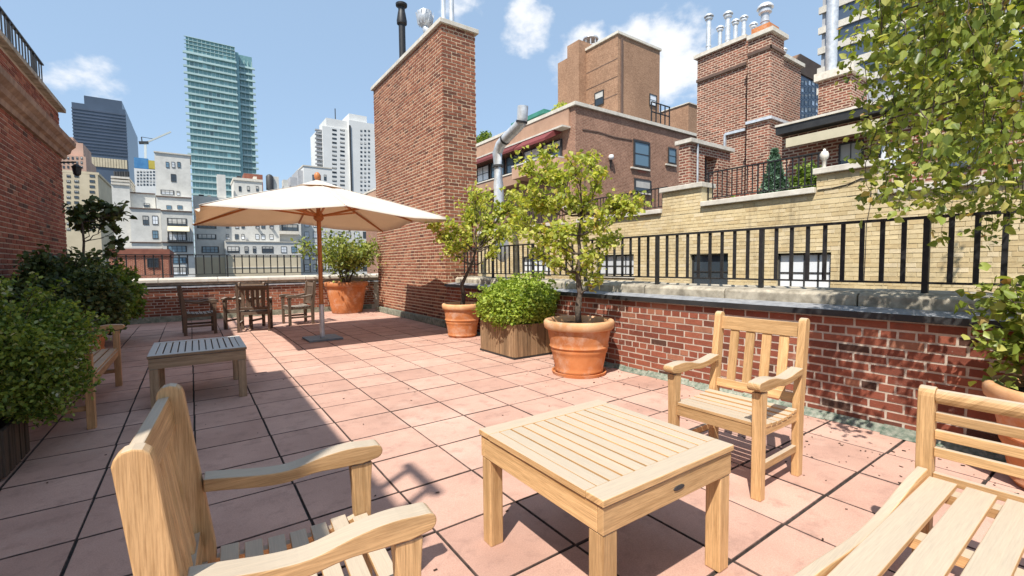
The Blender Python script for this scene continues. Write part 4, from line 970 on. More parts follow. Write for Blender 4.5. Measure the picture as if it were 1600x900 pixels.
# birch leaning in at the upper right: its pot stands out of the frame
bt_ = thing('birch_tree', 'birch with drooping heart shaped leaves hanging in at the upper right', 'tree', (3.95, -.75, 0))
tr = MB(); tr.tube(curve_pts((0, 0, 0), (-.1, .2, 3.3), (.05, 0, 0), 9, .02), [.06-.004*i for i in range(10)], 12); tr.build('trunk', M['bark'], bt_, smooth=True)
br = MB(); tips = []; off = Vector((3.95, -.75, 0))
def edge(v): return np.interp(v, [-200, 20, 60, 120, 170, 250, 300, 345, 400], [1380, 1335, 1300, 1303, 1335, 1342, 1378, 1440, 1490])
for k in range(235):
    dep = random.uniform(2.2, 3.9); v0 = random.uniform(-260, 250); u0 = edge(min(v0+60, 330))+22+abs(random.uniform(0, 340))
    st = Vector((0, 0, EYE))+ray(u0, v0)*dep-off; L = random.uniform(.25, .8)
    vmax = 318 if u0 < 1470 else 372
    L = min(L, max(.05, (vmax-v0)/FP*dep))
    e0 = st+Vector((random.gauss(0, .05), random.gauss(0, .05), -L)); sp = curve_pts(st, e0, (random.gauss(0, .03), random.gauss(0, .03), 0), 8, .012)
    br.tube(sp, [.0035, .003, .003, .0025, .0025, .002, .002, .0015, .0015], 4, cap=False); tips += [(p, L) for p in sp]
    if k % 4 == 0:
        z = min(3.25, max(1.5, st.z-random.uniform(.1, .5))); q0 = Vector((-.05, .1, z)); bp = curve_pts(q0, st, (0, 0, .12), 7, .03); br.tube(bp, [max(.004, .016-.0018*i) for i in range(8)], 6)
br.build('branches', M['bark'], bt_, smooth=True, kind='stuff')
NB = 12500; ww = np.array([w_+.12 for _, w_ in tips]); TP = np.array([tuple(p) for p, _ in tips]); ids = NP.choice(len(TP), NB, p=ww/ww.sum()); P = TP[ids]+NP.normal(size=(NB, 3))*np.array([.05, .05, .045])
off = np.array(off); pj = [proj(p+off) for p in P]
PW = [q[2] if q and 1250 < q[0] < 1620 and q[1] > -20 else 99 for q in pj]
order = np.argsort(PW); near_i = order[:300]; rest_i = order[300:]
leaves('leaves', M['leaf_birch'], P[rest_i], .050, bt_, jitter=.8)
# the nearest leaves hang singly
lm = MB(); lm.v = [(0, 0, 0), (.35, .40, .06), (.62, .33, .05), (1, 0, -.06), (.62, -.33, .05), (.35, -.40, .06), (.1, .2, .03), (.1, -.2, .03)]
lm.face([0, 6, 1, 2, 3], [(0, 0)]*5, 0); lm.face([0, 3, 4, 5, 7], [(0, 0)]*5, 0); lme = lm.mesh('leaf', M['leaf_birch'])
for i in near_i:
    o = link('leaf', lme, bt_, Vector(P[i])); o.rotation_euler = (random.uniform(0, 6.28), random.uniform(.5, 1.9), random.uniform(0, 6.28)); o.scale = (random.uniform(.034, .054),)*3

# ================================================================ BUILDINGS BEYOND
UW = {}
def win_mesh(nx, nz, glass, frame, fr=.07, mu=.03):
    bl = random.choice((0, 0, .3, .45, .7)) if glass in ('glass', 'glass_pale') else 0
    k = (nx, nz, glass, frame, bl)
    if k in UW: return UW[k]
    b = MB(); b.m = 0
    b.box(0, 1, -.06, 0, 0, fr).box(0, 1, -.06, 0, 1-fr, 1).box(0, fr, -.06, 0, fr, 1-fr).box(1-fr, 1, -.06, 0, fr, 1-fr)
    for i in range(1, nx): b.box(i/nx-mu/2, i/nx+mu/2, -.05, 0, fr, 1-fr)
    for i in range(1, nz): b.box(fr, 1-fr, -.045, 0, i/nz-mu/2, i/nz+mu/2)
    b.m = 1; b.box(fr, 1-fr, -.03, -.001, fr, 1-fr)
    if bl: b.m = 2; b.box(fr, 1-fr, -.036, -.031, 1-fr-bl*(1-2*fr), 1-fr)
    UW[k] = b.mesh('window', [M[frame], M[glass], M['blind']]); return UW[k]
def wY(parent, y, ul, ur, vt, vb, nx=1, nz=2, glass='glass', frame='frame_dk', name='window'):
    """a window on a wall that faces -Y, between two sight lines"""
    um = (ul+ur)/2; a, b = onY(ul, (vt+vb)/2, y), onY(ur, (vt+vb)/2, y); zt, zb = onY(um, vt, y).z, onY(um, vb, y).z
    o = link(name, win_mesh(nx, nz, glass, frame), parent, (a.x, y-.02, zb)); o.scale = (b.x-a.x, 1, zt-zb); return o
def wX(parent, x, ul, ur, vt, vb, nx=1, nz=2, glass='glass', frame='frame_dk', name='window'):
    """a window on a wall that faces -X"""
    um = (ul+ur)/2; a, b = onX(ul, (vt+vb)/2, x), onX(ur, (vt+vb)/2, x); zt, zb = onX(um, vt, x).z, onX(um, vb, x).z
    o = link(name, win_mesh(nx, nz, glass, frame), parent, (x-.02, a.y, zb), math.radians(-90)); o.scale = (a.y-b.y, 1, zt-zb); return o
def bY(y, ul, ur, vt, deep, zb=-40, vb=None, vu=None):
    """box whose -Y face fills a sight rectangle"""
    vr = vt*.65+140; a, b = onY(ul, vr, y), onY(ur, vr, y); zt = onY(vu or (ul+ur)/2, vt, y).z
    if vb is not None: zb = onY((ul+ur)/2, vb, y).z
    return a.x, b.x, y, y+deep, zb, zt
def part(name, parent, mat, bx, bevel=0): return MB().box(*bx).build(name, M[mat], parent, bevel=bevel)

# --- teal glass tower
y = 300; t_ = thing('glass_tower', 'tall teal glass apartment tower with striped floors left of the chimney wall', 'tower')
x0, x1, _, _, zb, zt = bY(y, 296, 371, 66, 30); xa, xb = onY(376, 180, y+4).x, onY(397, 180, y+4).x
part('wall', t_, 'teal_glass', (x0, x1, y, y+32, -40, zt)); part('wall', t_, 'teal_glass', (x1, xb, y+4, y+30, -40, zt-2))
part('reveal', t_, 'teal_glass', (x1+.01, xa, y+1.2, y+3.98, -40, zt-2.1))
zz = 8; k = 0
while zz < zt-8:
    part('floor_slab', t_, 'teal_slab', (x0-1.6, x1+.5, y-1.3, y-.01, zz, zz+.95)); part('floor_slab', t_, 'teal_slab', (xa, xb+1.2, y+2.6, y+3.99, zz, zz+.95))
    zz += 3.55; k += 1
for zz in np.arange(zt-8, zt, 1.9): part('crown_band', t_, 'teal_slab', (x0-.8, x1, y-.8, y-.01, zz, zz+.2))
mu = MB()
for x in np.arange(x0+1.2, x1, 1.9): mu.box(x-.1, x+.1, y-.6, y-.02, 8, zt)
for x in np.arange(xa+.8, xb, 1.9): mu.box(x-.1, x+.1, y+3.2, y+3.97, 8, zt-5)
mu.build('mullions', M['teal_slab'], t_, kind='stuff')
n = 0; zz = 8
while zz < zt-8 and n < 290:
    for x in np.arange(x0+1.2, x1-2, 1.9):
        if random.random() < .2:
            o = link('pane', win_mesh(1, 1, 'teal_pane', 'teal_slab'), t_, (x+.1, y-.05, zz+.97)); o.scale = (1.7, 1, 2.5); n += 1
    zz += 3.55
# --- navy office tower
y = 380; t_ = thing('office_tower', 'dark navy office tower behind the cream buildings on the left', 'tower')
x0, x1, _, _, zb, zt = bY(y, 117, 200, 166, 40); part('wall', t_, 'navy', (x0, x1, y, y+75, -40, zt))
x2 = onY(133, 200, y).x; x3 = onY(192, 200, y).x; part('mechanical_floor', t_, 'navy', (x2, x3, y+2, y+60, zt+.02, onY(160, 152, y).z))
for v in range(176, 246, 5):
    z = onY(158, v, y).z; part('spandrel_band', t_, 'navy_lt', (x0-.2, x1+.2, y-.4, y-.01, z, z+.9))
z0_, z1_ = onY(160, 261, y).z, onY(160, 247, y).z
for k in range(14):
    xx = onY(139+k*4.3, 250, y).x; part('fin', t_, 'buff', (xx, xx+1.1, y-.6, y-.02, z0_, z1_))
# --- tower crane
y = 330; t_ = thing('tower_crane', 'tower crane standing over the blue netted building site', 'crane', tuple(onY(227, 245, y)))
b0 = onY(227, 245, y); rel = lambda u, v: onY(u, v, y)-b0
MB().beam((0, 0, -3), rel(227, 222), 1.1, 1.1).build('mast', M['frame_wh'], t_); MB().beam(rel(217, 223), rel(232, 223), 1.4, 1.4).build('counter_jib', M['frame_dk'], t_)
MB().beam(rel(228, 223), rel(267, 206), .8, .8).build('jib', M['frame_wh'], t_); MB().beam(rel(222, 222), rel(221, 214), .5, .5).build('a_frame', M['frame_dk'], t_); MB().beam(rel(221, 214), rel(240, 217), .25, .25).build('cable', M['frame_dk'], t_)
# --- building site in blue netting, with its white floors
y = 300; t_ = thing('construction_site', 'unfinished block wrapped in blue netting beneath the crane', 'building')
part('frame', t_, 'white_tower', bY(y, 212, 245, 264, 20)); a = bY(y, 212, 234, 247, 18, vb=264); part('netting', t_, 'blue_net', a[:4]+(a[4]+.05, a[5])); a = bY(y, 234.5, 245, 251, 18, vb=264); part('netting', t_, 'yellow_net', a[:4]+(a[4]+.05, a[5]))
for r_ in range(5):
    for c_ in range(6): wY(t_, y, 214+c_*5, 217+c_*5, 267+r_*5, 270+r_*5, 1, 1)
# --- buff blocks at the left
y = 190; t_ = thing('stepped_building', 'pink stepped tower behind the buff block at the far left', 'building')
for (ul, ur, vt, dp) in ((80, 118, 213, 12), (86, 133, 222, 14), (70, 137, 242, 18)): part('wall', t_, 'pink', bY(y+(242-vt)*.1, ul, ur, vt, dp))
for r_ in range(3):
    for c_ in range(5): wY(t_, y, 98+c_*7, 101+c_*7, 245+r_*7, 249+r_*7, 1, 2)
y = 150; t_ = thing('office_building', 'buff stone block with rows of dark windows behind the thin dark plant', 'building')
part('wall', t_, 'buff', bY(y, 60, 155, 270, 25)); a = bY(y, 60, 157, 266, 26, vb=270); part('cornice', t_, 'buff', a[:4]+(a[4]+.03, a[5]))
for r_ in range(11):
    for (ul, ur) in ((104, 110), (116, 123), (140, 148)): wY(t_, y, ul, ur, 273+r_*8.3, 277+r_*8.3, 2, 1)
# --- white block with the tall chimney and penthouse tower
y = 100; t_ = thing('apartment_building', 'white stepped apartment block with a square stair tower, left of the glass tower', 'building')
part('chimney_tower', t_, 'white_stucco', bY(y+4, 176, 204, 283, 10)); 
for k in range(3): a = bY(y+3.8, 175.5, 204.5, 276+k*5, 10, vb=279+k*5); part('chimney_band', t_, 'stone_clean', a)
for k in range(6): a = onY(180+k*4, 276, y+6); MB().tube([(a.x, y+6, a.z), (a.x, y+6, a.z+.9)], .22, 8).build('chimney_pot', M['frame_dk'], t_)
part('stair_tower', t_, 'white_stucco', bY(y+6, 244, 299, 241, 9)); a = bY(y+5.8, 243, 301, 239, 9.5, vb=241); part('tower_coping', t_, 'stone_clean', a[:4]+(a[4]+.02, a[5]))
part('upper_block', t_, 'white_stucco', bY(y+5, 204, 244, 302, 8)); part('terrace_block', t_, 'white_stucco', bY(y+3, 245.3, 300.5, 308, 8))
part('wall', t_, 'white_stucco', bY(y+1, 204, 252, 326, 8)); part('wall', t_, 'white_stucco', bY(y, 252.3, 301.5, 330, 8))
for (yy, ul, ur, v) in ((y+4.8, 203, 244, 301), (y+2.8, 245, 301, 307), (y+.8, 203, 252, 325), (y-.2, 252, 302, 329), (y-.2, 252, 302, 378), (y+.8, 203, 252, 378), (y-.2, 252, 302, 397)):
    a = bY(yy, ul, ur, v, .5, vb=v+1.6); part('cornice', t_, 'seam', a)
for (yy, ul, ur, vt, vb, nx) in ((y+6, 259, 264, 253, 262, 1), (y+6, 268, 273, 253, 262, 1), (y+6, 277, 282, 253, 262, 1), (y+6, 267, 275, 272, 284, 2), (y+6, 251, 272, 297, 304, 3), (y+6, 276, 281, 299, 305, 1),
    (y+5, 225, 234, 318, 324, 2), (y+3, 260, 268, 321, 327, 2), (y+3, 277, 285, 321, 327, 2), (y+1, 223, 232, 337, 351, 2), (y+1, 238, 247, 337, 351, 2), (y+1, 238, 247, 360, 373, 2),
    (y, 261, 292, 341, 353, 4), (y, 262, 292, 362, 376, 4), (y, 261, 292, 384, 394, 4), (y, 264, 292, 402, 412, 4), (y, 264, 292, 417, 430, 4)): wY(t_, yy, ul, ur, vt, vb, nx, 2, random.choice(['glass', 'glass', 'glass_pale', 'glass_blue']))
a, b = onY(262, 353, y), onY(296, 361, y-2)
MB().prism([(y-2, b.z), (y-2, b.z-.12), (y-.02, a.z-.12), (y-.02, a.z)], a.x, b.x, plane='yz').build('awning', M['awning'], t_)
part('balcony', t_, 'iron', bY(y-1.6, 262, 302, 377, 1.5, vb=378.5))
for k in range(12): q = bY(y-1.6, 262+k*3.4, 262.5+k*3.4, 371, .1, vb=377); part('balcony_bar', t_, 'iron', q)
# --- red brick low house in front
y = 45; t_ = thing('brick_house', 'low red brick house with a flat tan roof beyond the far railing', 'building')
a = bY(y, 170, 263, 400, 9); part('wall', t_, 'red_far', a); part('parapet_band', t_, 'rust', (a[0]-.1, a[1]+.1, y-.1, y+9.1, a[5]+.01, onY(215, 389, y).z)); part('roof', t_, 'rooftan', (a[0]+.4, a[1]-.4, y+.4, y+8.6, onY(215, 389, y).z+.01, onY(215, 387, y).z))
wY(t_, y, 230, 248, 403, 418, 3, 2, 'glass')
# --- long white facade right of it
y = 110; t_ = thing('apartment_building', 'long white facade with rows of windows beneath the umbrella', 'building')
part('wall', t_, 'white_stucco', bY(y, 303, 436, 310, 14)); part('wall', t_, 'white_stucco', bY(y+1, 436.4, 470, 318, 14)); part('wall', t_, 'white_stucco', bY(y-3, 352, 470, 377, 2.9)); part('wall', t_, 'white_stucco', bY(y+3, 470.3, 600, 330, 14))
part('penthouse', t_, 'white_stucco', bY(y+3, 367, 411, 283, 8)); a = bY(y+2.8, 366, 412, 279, 8.5, vb=283); part('penthouse_coping', t_, 'stone_clean', a[:4]+(a[4]+.02, a[5]))
part('chimney', t_, 'white_stucco', bY(y+1, 341, 354, 273, 3)); part('mechanical_shed', t_, 'rust', bY(y+9, 383, 412, 272, 5)); a = onY(421, 272, y+4)
MB().lathe([(0, 0), (.75, 0), (.75, 2.9), (.5, 3.3), (0, 3.5)], (a.x, y+4, a.z-3.5), 16).build('water_tank', M['frame_dk'], t_, angle=40)
part('chimney', t_, 'white_stucco', bY(y+4, 428, 437, 276, 2)); part('chimney', t_, 'white_stucco', bY(y+5, 444, 452, 281, 2)); part('stair_head', t_, 'grey_side', bY(y+6, 455, 466, 277, 4))
for (ul, ur) in ((373, 377), (386, 390), (400, 404)): wY(t_, y+3, ul, ur, 291, 299, 1, 1)
G = [(308, 338, 4), (353, 358, 1), (367, 373, 1), (377, 382, 1), (399, 405, 1), (408, 414, 1), (421, 427, 1)]
for (vt, vb) in ((345, 357), (366, 374)):
    for (ul, ur, nx) in G: wY(t_, y, ul, ur, vt, vb, nx, 2, random.choice(['glass', 'glass', 'glass_pale']))
part('balcony', t_, 'stone_clean', bY(y-.5, 438, 468, 361, 1.4, vb=366)); wY(t_, y+1, 440, 466, 350, 361, 3, 1)
for (vt, vb) in ((385, 395), (403, 413), (420, 430)):
    for (ul, ur, nx) in ((355, 374, 3), (382, 388, 1), (395, 400, 1), (409, 427, 3), (439, 448, 2), (455, 464, 2)): wY(t_, y-3, ul, ur, vt, vb, nx, 2, random.choice(['glass', 'glass', 'glass_pale', 'glass_blue']))
    wY(t_, y, 315, 342, vt, vb, 4, 2, random.choice(['glass', 'glass_blue']))
for r_ in range(5):
    for c_ in range(8): wY(t_, y+3, 476+c_*13, 483+c_*13, 345+r_*17, 355+r_*17, 2, 2, random.choice(['glass', 'glass_pale']))
part('lower_wall', t_, 'buff', bY(y-3.1, 352.3, 469.5, 400, .08)); part('lower_wall', t_, 'buff', bY(y-.1, 303.5, 351, 402, .08))
for v in (343, 377, 399, 417): a = bY(y-3.2, 352, 470, v, .15, vb=v+1.2); part('string_course', t_, 'stone_clean', a) if v >= 377 else None
for (u, v) in ((356, 374), (384, 374), (402, 357), (424, 357), (386, 395), (457, 395), (412, 413)): a = bY(y-.7, u, u+3.5, v-2.6, .65, vb=v); part('air_conditioner', t_, 'grey_side', a)
for (u, w_, v, hgt) in ((312, 8, 304, 6), (326, 5, 305, 5), (372, 6, 275, 4), (398, 5, 276, 3), (442, 6, 314, 6), (480, 9, 326, 5), (505, 5, 325, 7)): a = bY(y+5, u, u+w_, v, 2, vb=v+hgt+6); part('roof_unit', t_, random.choice(['grey_side', 'stone_clean', 'frame_dk']), a)
# --- white block and tall white tower
y = 170; t_ = thing('white_building', 'pale block peeking over the umbrella just left of the tall white tower', 'building')
part('wall', t_, 'white_tower', bY(y, 476, 520, 262, 14)); part('grey_side', t_, 'grey_side', bY(y+1, 467, 475.8, 266, 12)); part('coping', t_, 'stone_clean', bY(y-.2, 475, 520, 260, 14, vb=261.8))
for c_ in range(3): wY(t_, y, 488+c_*9, 492+c_*9, 273, 282, 1, 1)
y = 250; t_ = thing('white_tower', 'tall white apartment tower with small dark windows beside the chimney wall', 'tower')
part('wall', t_, 'white_tower', bY(y, 506, 547, 200, 20)); part('upper_block', t_, 'white_tower', bY(y+1, 512, 545, 187, 16)); part('wall', t_, 'white_tower', bY(y-2, 547.4, 600, 192, 22)); part('upper_block', t_, 'white_tower', bY(y, 547.6, 575, 180, 14)); part('balcony_wing', t_, 'white_tower', bY(y+3, 496, 505.8, 206, 14))
a = onY(524, 186, y+5); MB().tube([(a.x, y+5, a.z), (a.x, y+5, a.z+5.5)], .25, 6).build('antenna', M['frame_dk'], t_)
for r_ in range(20):
    v = 202+r_*6.6
    wY(t_, y, 519, 526, v, v+2.8, 1, 1); wY(t_, y, 531.5, 538.5, v, v+2.8, 1, 1)
    for (ul, ur) in ((563, 566), (569, 572), (575, 578)): wY(t_, y-2, ul, ur, v+1, v+4, 1, 1)
    a = bY(y+1.2, 495, 505, v, 1.7, vb=v+2); part('balcony_slab', t_, 'grey_side', a)
a = bY(y-2.5, 547.5, 550, 196, .45); part('downpipe', t_, 'frame_dk', a)

# --- right: salmon brick apartment house
X0, Y0_ = 14.0, 14.95
t_ = thing('apartment_house', 'pinkish brick apartment house with awnings and a curved balcony behind the potted trees', 'building')
ZT = onX(897, 166, X0).z; YB = onX(700, 250, X0).y; XR = onY(1135, 225, Y0_).x
part('wall', t_, 'salmon', (X0, XR, Y0_, Y0_+30, -30, ZT))
part('coping', t_, 'stone_clean', (X0-.12, XR, Y0_-.12, Y0_+30, ZT+.01, ZT+.16))
z1, z2 = onX(893, 201, X0).z, ZT
part('fascia', t_, 'tan_panel', (X0-.08, X0-.005, Y0_+.35, Y0_+29, z1+.12, z2)); part('fascia_cap', t_, 'stone_clean', (X0-.5, X0-.01, Y0_+.3, Y0_+29, z1+.04, z1+.115))
MB().prism([(X0-.45, z1+.03), (X0-1.0, z1-.38), (X0-1.0, z1-.50), (X0-.02, z1-.03), (X0-.02, z1+.03)], Y0_+.9, Y0_+3.3).build('awning', M['maroon'], t_)
MB().prism([(X0-.45, z1+.03), (X0-.9, z1-.30), (X0-.9, z1-.42), (X0-.02, z1-.03), (X0-.02, z1+.03)], Y0_+3.5, Y0_+10).build('awning', M['maroon'], t_)
z3 = onX(860, 262, X0).z
for k, yy in enumerate(np.arange(Y0_+.8, Y0_+13, 1.55)):
    o = link('window', win_mesh(2, 2, random.choice(['glass', 'glass_pale', 'glass_blue']), 'frame_dk'), t_, (X0-.02, yy+1.45, z3+.25), math.radians(-90)); o.scale = (1.4, 1, z1-z3-.55)
bal = []
for i in range(9): a = i/8*math.pi/2; bal.append((X0-1.1+.5*(1-math.sin(a)) if False else X0-.6-.6*math.cos(a), Y0_+.9-.6*math.sin(a)))
poly = [(X0-.005, Y0_+.3)]+bal[::-1]+[(X0-1.2, Y0_+3.2), (X0-.005, Y0_+3.2)]
MB().prism(poly, z3-.45, z3+.12, plane='xy').build('balcony', M['tan_panel'], t_); MB().prism([(a-.03, b) for a, b in poly], z3+.125, z3+.19, plane='xy').build('balcony_cap', M['stone_clean'], t_)
part('balcony', t_, 'tan_panel', (X0-.7, X0-.01, Y0_+3.3, Y0_+25, z3-.55, z3-.02)); part('balcony_cap', t_, 'stone_clean', (X0-.74, X0-.01, Y0_+3.3, Y0_+25, z3-.01, z3+.05))
for (ul, ur, vt, vb, g_) in ((989, 1014, 221, 262, 'glass_blue'), (1043, 1055, 232, 256, 'glass_blue'), (990, 1016, 281, 300, 'glass')):
    w_ = wY(t_, Y0_, ul, ur, vt, vb, 1, 2 if g_ == 'glass_blue' else 1, g_); part('window_sill', t_, 'stone_clean', bY(Y0_-.1, ul-2, ur+2, vb+.5, .09, vb=vb+3)); part('lintel', t_, 'seam', bY(Y0_-.015, ul, ur, vt-2, .014, vb=vt-.3))
part('air_vent', t_, 'rust', bY(Y0_-.02, 997, 1009, 265, .015, vb=270))
sb = MB(); pts = [onY(u, v, Y0_-.02) for u, v in ((910, 202), (935, 206), (960, 214), (988, 219))]
for i, (a, b) in enumerate(zip(pts, pts[1:])): sb.beam(a, b, .02, .05)
sb.build('relief_line', M['seam'], t_)  # thin dark strip along a relief line of the wall
l_ = onY(952, 247, Y0_); t2 = thing('wall_light', 'white globe light on the pinkish brick wall', 'lamp', (l_.x, Y0_-.12, l_.z)); MB().lathe([(0, -.1), (.1, -.08), (.13, .02), (.1, .12), (0, .14)], n=12).build('globe', M['white_paint'], t2, smooth=True); MB().beam((0, 0, -.05), (.05, .1, -.45), .06, .06).build('bracket', M['frame_dk'], t2)
# rooftop things on it
g0 = onX(792, 195, 15.5); t2 = thing('roof_shed', 'green copper roofed shed behind the bent metal duct', 'shed', (0, 0, 0))
part('shed_wall', t2, 'frame_dk', (15.5, 18.5, 19, 24.5, ZT, ZT+.9)); part('roof', t2, 'green_roof', (15.2, 18.8, 18.6, 21.6, ZT+.92, ZT+1.12)); part('roof', t2, 'green_roof', (15.3, 18.8, 21.7, 25, ZT+.55, ZT+.78))
# --- tan tower on top
t_ = thing('brick_tower', 'blocky tan brick water tower house rising above the pinkish apartment house', 'tower')
dd = 30; p = Vector((0, 0, EYE))+ray(965, 200)*dd; tx, ty = p.x, p.y
zt = onX(965, 53, tx).z; yl = onX(870, 100, tx+.0).y; xr = onY(1031, 80, ty).x; yp = onX(916, 80, tx).y; yq = onX(893, 80, tx).y
part('wall', t_, 'tan_brick', (tx, xr, ty, yp, -5, zt)); part('pilaster', t_, 'tan_brick', (tx-.7, xr-1, yp+.01, yp+(yq-yp)*.8, -5, onX(905, 72, tx).z)); part('wall', t_, 'tan_brick', (tx+.1, xr-2, yp+(yq-yp)*.8+.01, yl, -5, onX(880, 93, tx).z))
part('coping', t_, 'stone_clean', (tx-.1, xr+.1, ty-.1, yp+.1, zt+.005, zt+.16)); part('downpipe', t_, 'seam', bY(ty-.1, 971, 973.5, 60, .09)); 
wX(t_, tx, 930, 944, 143, 165, 1, 2, 'glass'); wY(t_, ty, 1014, 1025, 148, 166, 1, 2, 'glass_pale')
for zz in np.arange(9, zt-.5, 1.15): part('band', t_, 'seam', (tx-.012, tx-.002, ty+.01, yp-.01, zz, zz+.05))
# fire stair cage, antenna frame
c0 = onY(1030, 190, Y0_+4); t2 = thing('fire_escape', 'small black metal fire escape cage on the roof edge right of the tan tower', 'fire escape', (0, 0, 0))
q0, q1, q2 = onY(1018, 190, Y0_+4), onY(1046, 190, Y0_+4), onY(1030, 163, Y0_+4)
part('platform', t2, 'iron', (q0.x, q1.x, Y0_+4, Y0_+5.4, q0.z-.1, q0.z+.02))
for f_ in (0, .25, .5, .75, 1): xx = q0.x+(q1.x-q0.x)*f_; MB().box(xx-.03, xx+.03, Y0_+3.98, Y0_+4.04, q0.z+.02, q2.z).build('bar', M['iron'], t2)
for f_ in (.5, 1): part('rail', t2, 'iron', (q0.x, q1.x+.04, Y0_+3.97, Y0_+4.05, q0.z+(q2.z-q0.z)*f_, q0.z+(q2.z-q0.z)*f_+.05))
q = onX(903, 60, tx); t2 = thing('roof_tank', 'round metal frame on the left shoulder of the tan tower', 'tank', (tx+1.2, yp+(yq-yp)*.5, onX(905, 72, tx).z))
for k in range(8): a = k*math.pi/4; MB().beam((.5*math.cos(a), .5*math.sin(a), 0), (.45*math.cos(a), .45*math.sin(a), .8), .05, .05).build('bar', M['steel'], t2)
MB().lathe([(.55, .75), (.58, .8), (.55, .9), (.3, 1.02), (0, 1.05), ], n=16).build('lid', M['steel'], t2)

# --- red brick chimney stack
KX = 15.7; t_ = thing('chimney_stack', 'massive red brick chimney stack crowned with metal flues on the right', 'chimney')
yA0, yA1 = onX(1168, 60, KX+.6).y, onX(1090, 85, KX+.6).y; yB0, yB1 = onX(1205, 48, KX).y, onX(1169, 66, KX).y
zA = onX(1162, 63, KX+.6).z; zB = onX(1205, 50, KX).z
part('shaft', t_, 'stack_brick', (KX+.6, KX+3, yA0, yA1, -5, zA)); part('shaft', t_, 'stack_brick', (KX, KX+.9, yB0, yB1-.002, -5, zB)); xC = onY(1221, 70, yB0).x
part('shaft', t_, 'stack_brick', (KX+.91, max(xC, KX+1.2), yB0+.15, yA0-.01, -5, zB-.5)); xD = onY(1246, 105, yB0+.5).x
part('shaft', t_, 'stack_brick', (max(xC, KX+1.2)+.01, xD+.3, yB0+.5, yA0+1, -5, onY(1235, 97, yB0+.5).z))
part('cap', t_, 'stone_clean', (KX+.48, KX+3.1, yA0+.005, yA1+.1, zA+.004, zA+.14)); part('cap', t_, 'stone_clean', (KX-.1, KX+1.0, yB0-.1, yB1, zB+.004, zB+.14)); part('cap', t_, 'stone_clean', (max(xC, KX+1.2)-.1, xD+.4, yB0+.4, yA0+1.1, onY(1235, 97, yB0+.5).z+.004, onY(1235, 97, yB0+.5).z+.13))
for (zz) in (onX(1150, 108, KX+.6).z,): part('belt', t_, 'seam', (KX+.52, KX+.598, yA0+.01, yA1, zz, zz+.1)); part('belt', t_, 'seam', (KX-.05, KX-.002, yB0-.05, yB1, zz, zz+.1)); part('belt', t_, 'seam', (KX-.05, KX+.89, yB0-.06, yB0-.004, zz, zz+.1))
pz = onX(1180, 190, KX).z
for (a, b) in (((KX-.06, yB0-.06, pz), (KX-.06, yB1, pz)), ((KX+.54, yA0, pz-.02), (KX+.54, yA0+(yA1-yA0)*.38, pz-.02)), ((KX+.54, yA0+(yA1-yA0)*.38, pz-.02), (KX+.54, yA0+(yA1-yA0)*.38, pz-1.0)), ((KX-.06, yB0-.06, pz), (KX+1.3, yB0-.06, pz))):
    MB().beam(a, b, .07, .09).build('conduit', M['steel'], t_)
for (u, vt, vb, k) in ((1107, 22, 75, 'ball'), (1137, 20, 62, 'ball'), (1125, 44, 66, 'ball'), (1149, 34, 64, 'ball'), (1162, 28, 60, 'ball'), (1177, 42, 60, 'ball')):
    q = onX(u, vb, KX+1.3); h_ = onX(u, vt, KX+1.3).z-zA
    flue('flue', {1107: 'tall galvanised flue at the left end of the red brick stack', 1137: 'second tall flue on the red brick stack, right of the leftmost', 1125: 'short flue between the two tall ones on the red brick stack', 1149: 'middle height flue on the red brick stack, fourth from the left', 1162: 'slender flue near the corner of the red brick stack', 1177: 'short flue left of the terracotta collar on the red brick stack'}[u], M['steel'], KX+1.3, q.y, zA+.14, h_/1.17, .09 if u in (1107, 1137) else .075, k)
q = onX(1195, 48, KX+.5); MB().box(KX+.2, KX+.85, q.y-.3, q.y+.3, zB+.145, zB+.45).build('flue_collar', M['terra'], t_); flue('flue', 'fat round headed flue standing on the terracotta collar', M['steel'], KX+.5, q.y, zB+.45, .62, .13, 'ball')
q = onY(1224, 90, yB0+1); flue('flue', 'small flue on the lower right shoulder of the brick stack', M['steel'], q.x, yB0+1, onY(1235, 97, yB0+.5).z+.13, .6, .07, 'ball')
# doorway wall in front of the stack
t_ = thing('garden_doorway', 'small brick gateway with a stone cap at the foot of the chimney stack', 'gateway')
yd = onX(1078, 240, 12.5).y; xe = onY(1141, 240, yd).x; zd = onY(1100, 228, yd).z; yl = onX(1061, 240, 12.5).y
xo, xp = onY(1101, 260, yd).x, onY(1121, 260, yd).x; zo = onY(1110, 245, yd).z
part('pier', t_, 'stack_brick', (12.5, xo, yd, yl, 1.5, zd)); part('pier', t_, 'stack_brick', (xp, xe, yd, yd+.5, 1.5, zd)); part('lintel', t_, 'stack_brick', (xo+.002, xp-.002, yd+.002, yd+.5, zo, zd-.002)); part('door', t_, 'black', (xo+.002, xp-.3, yd+.2, yd+.25, 1.5, zo-.01)); part('cap', t_, 'stone_clean', (12.42, xe+.1, yd-.1, yl+.1, zd+.002, zd+.12))
MB().tube([(12.48+.35, yd-.05, 1.5), (12.83, yd-.05, zd+.1)], .03, 8).build('downpipe', M['steel'], t_)
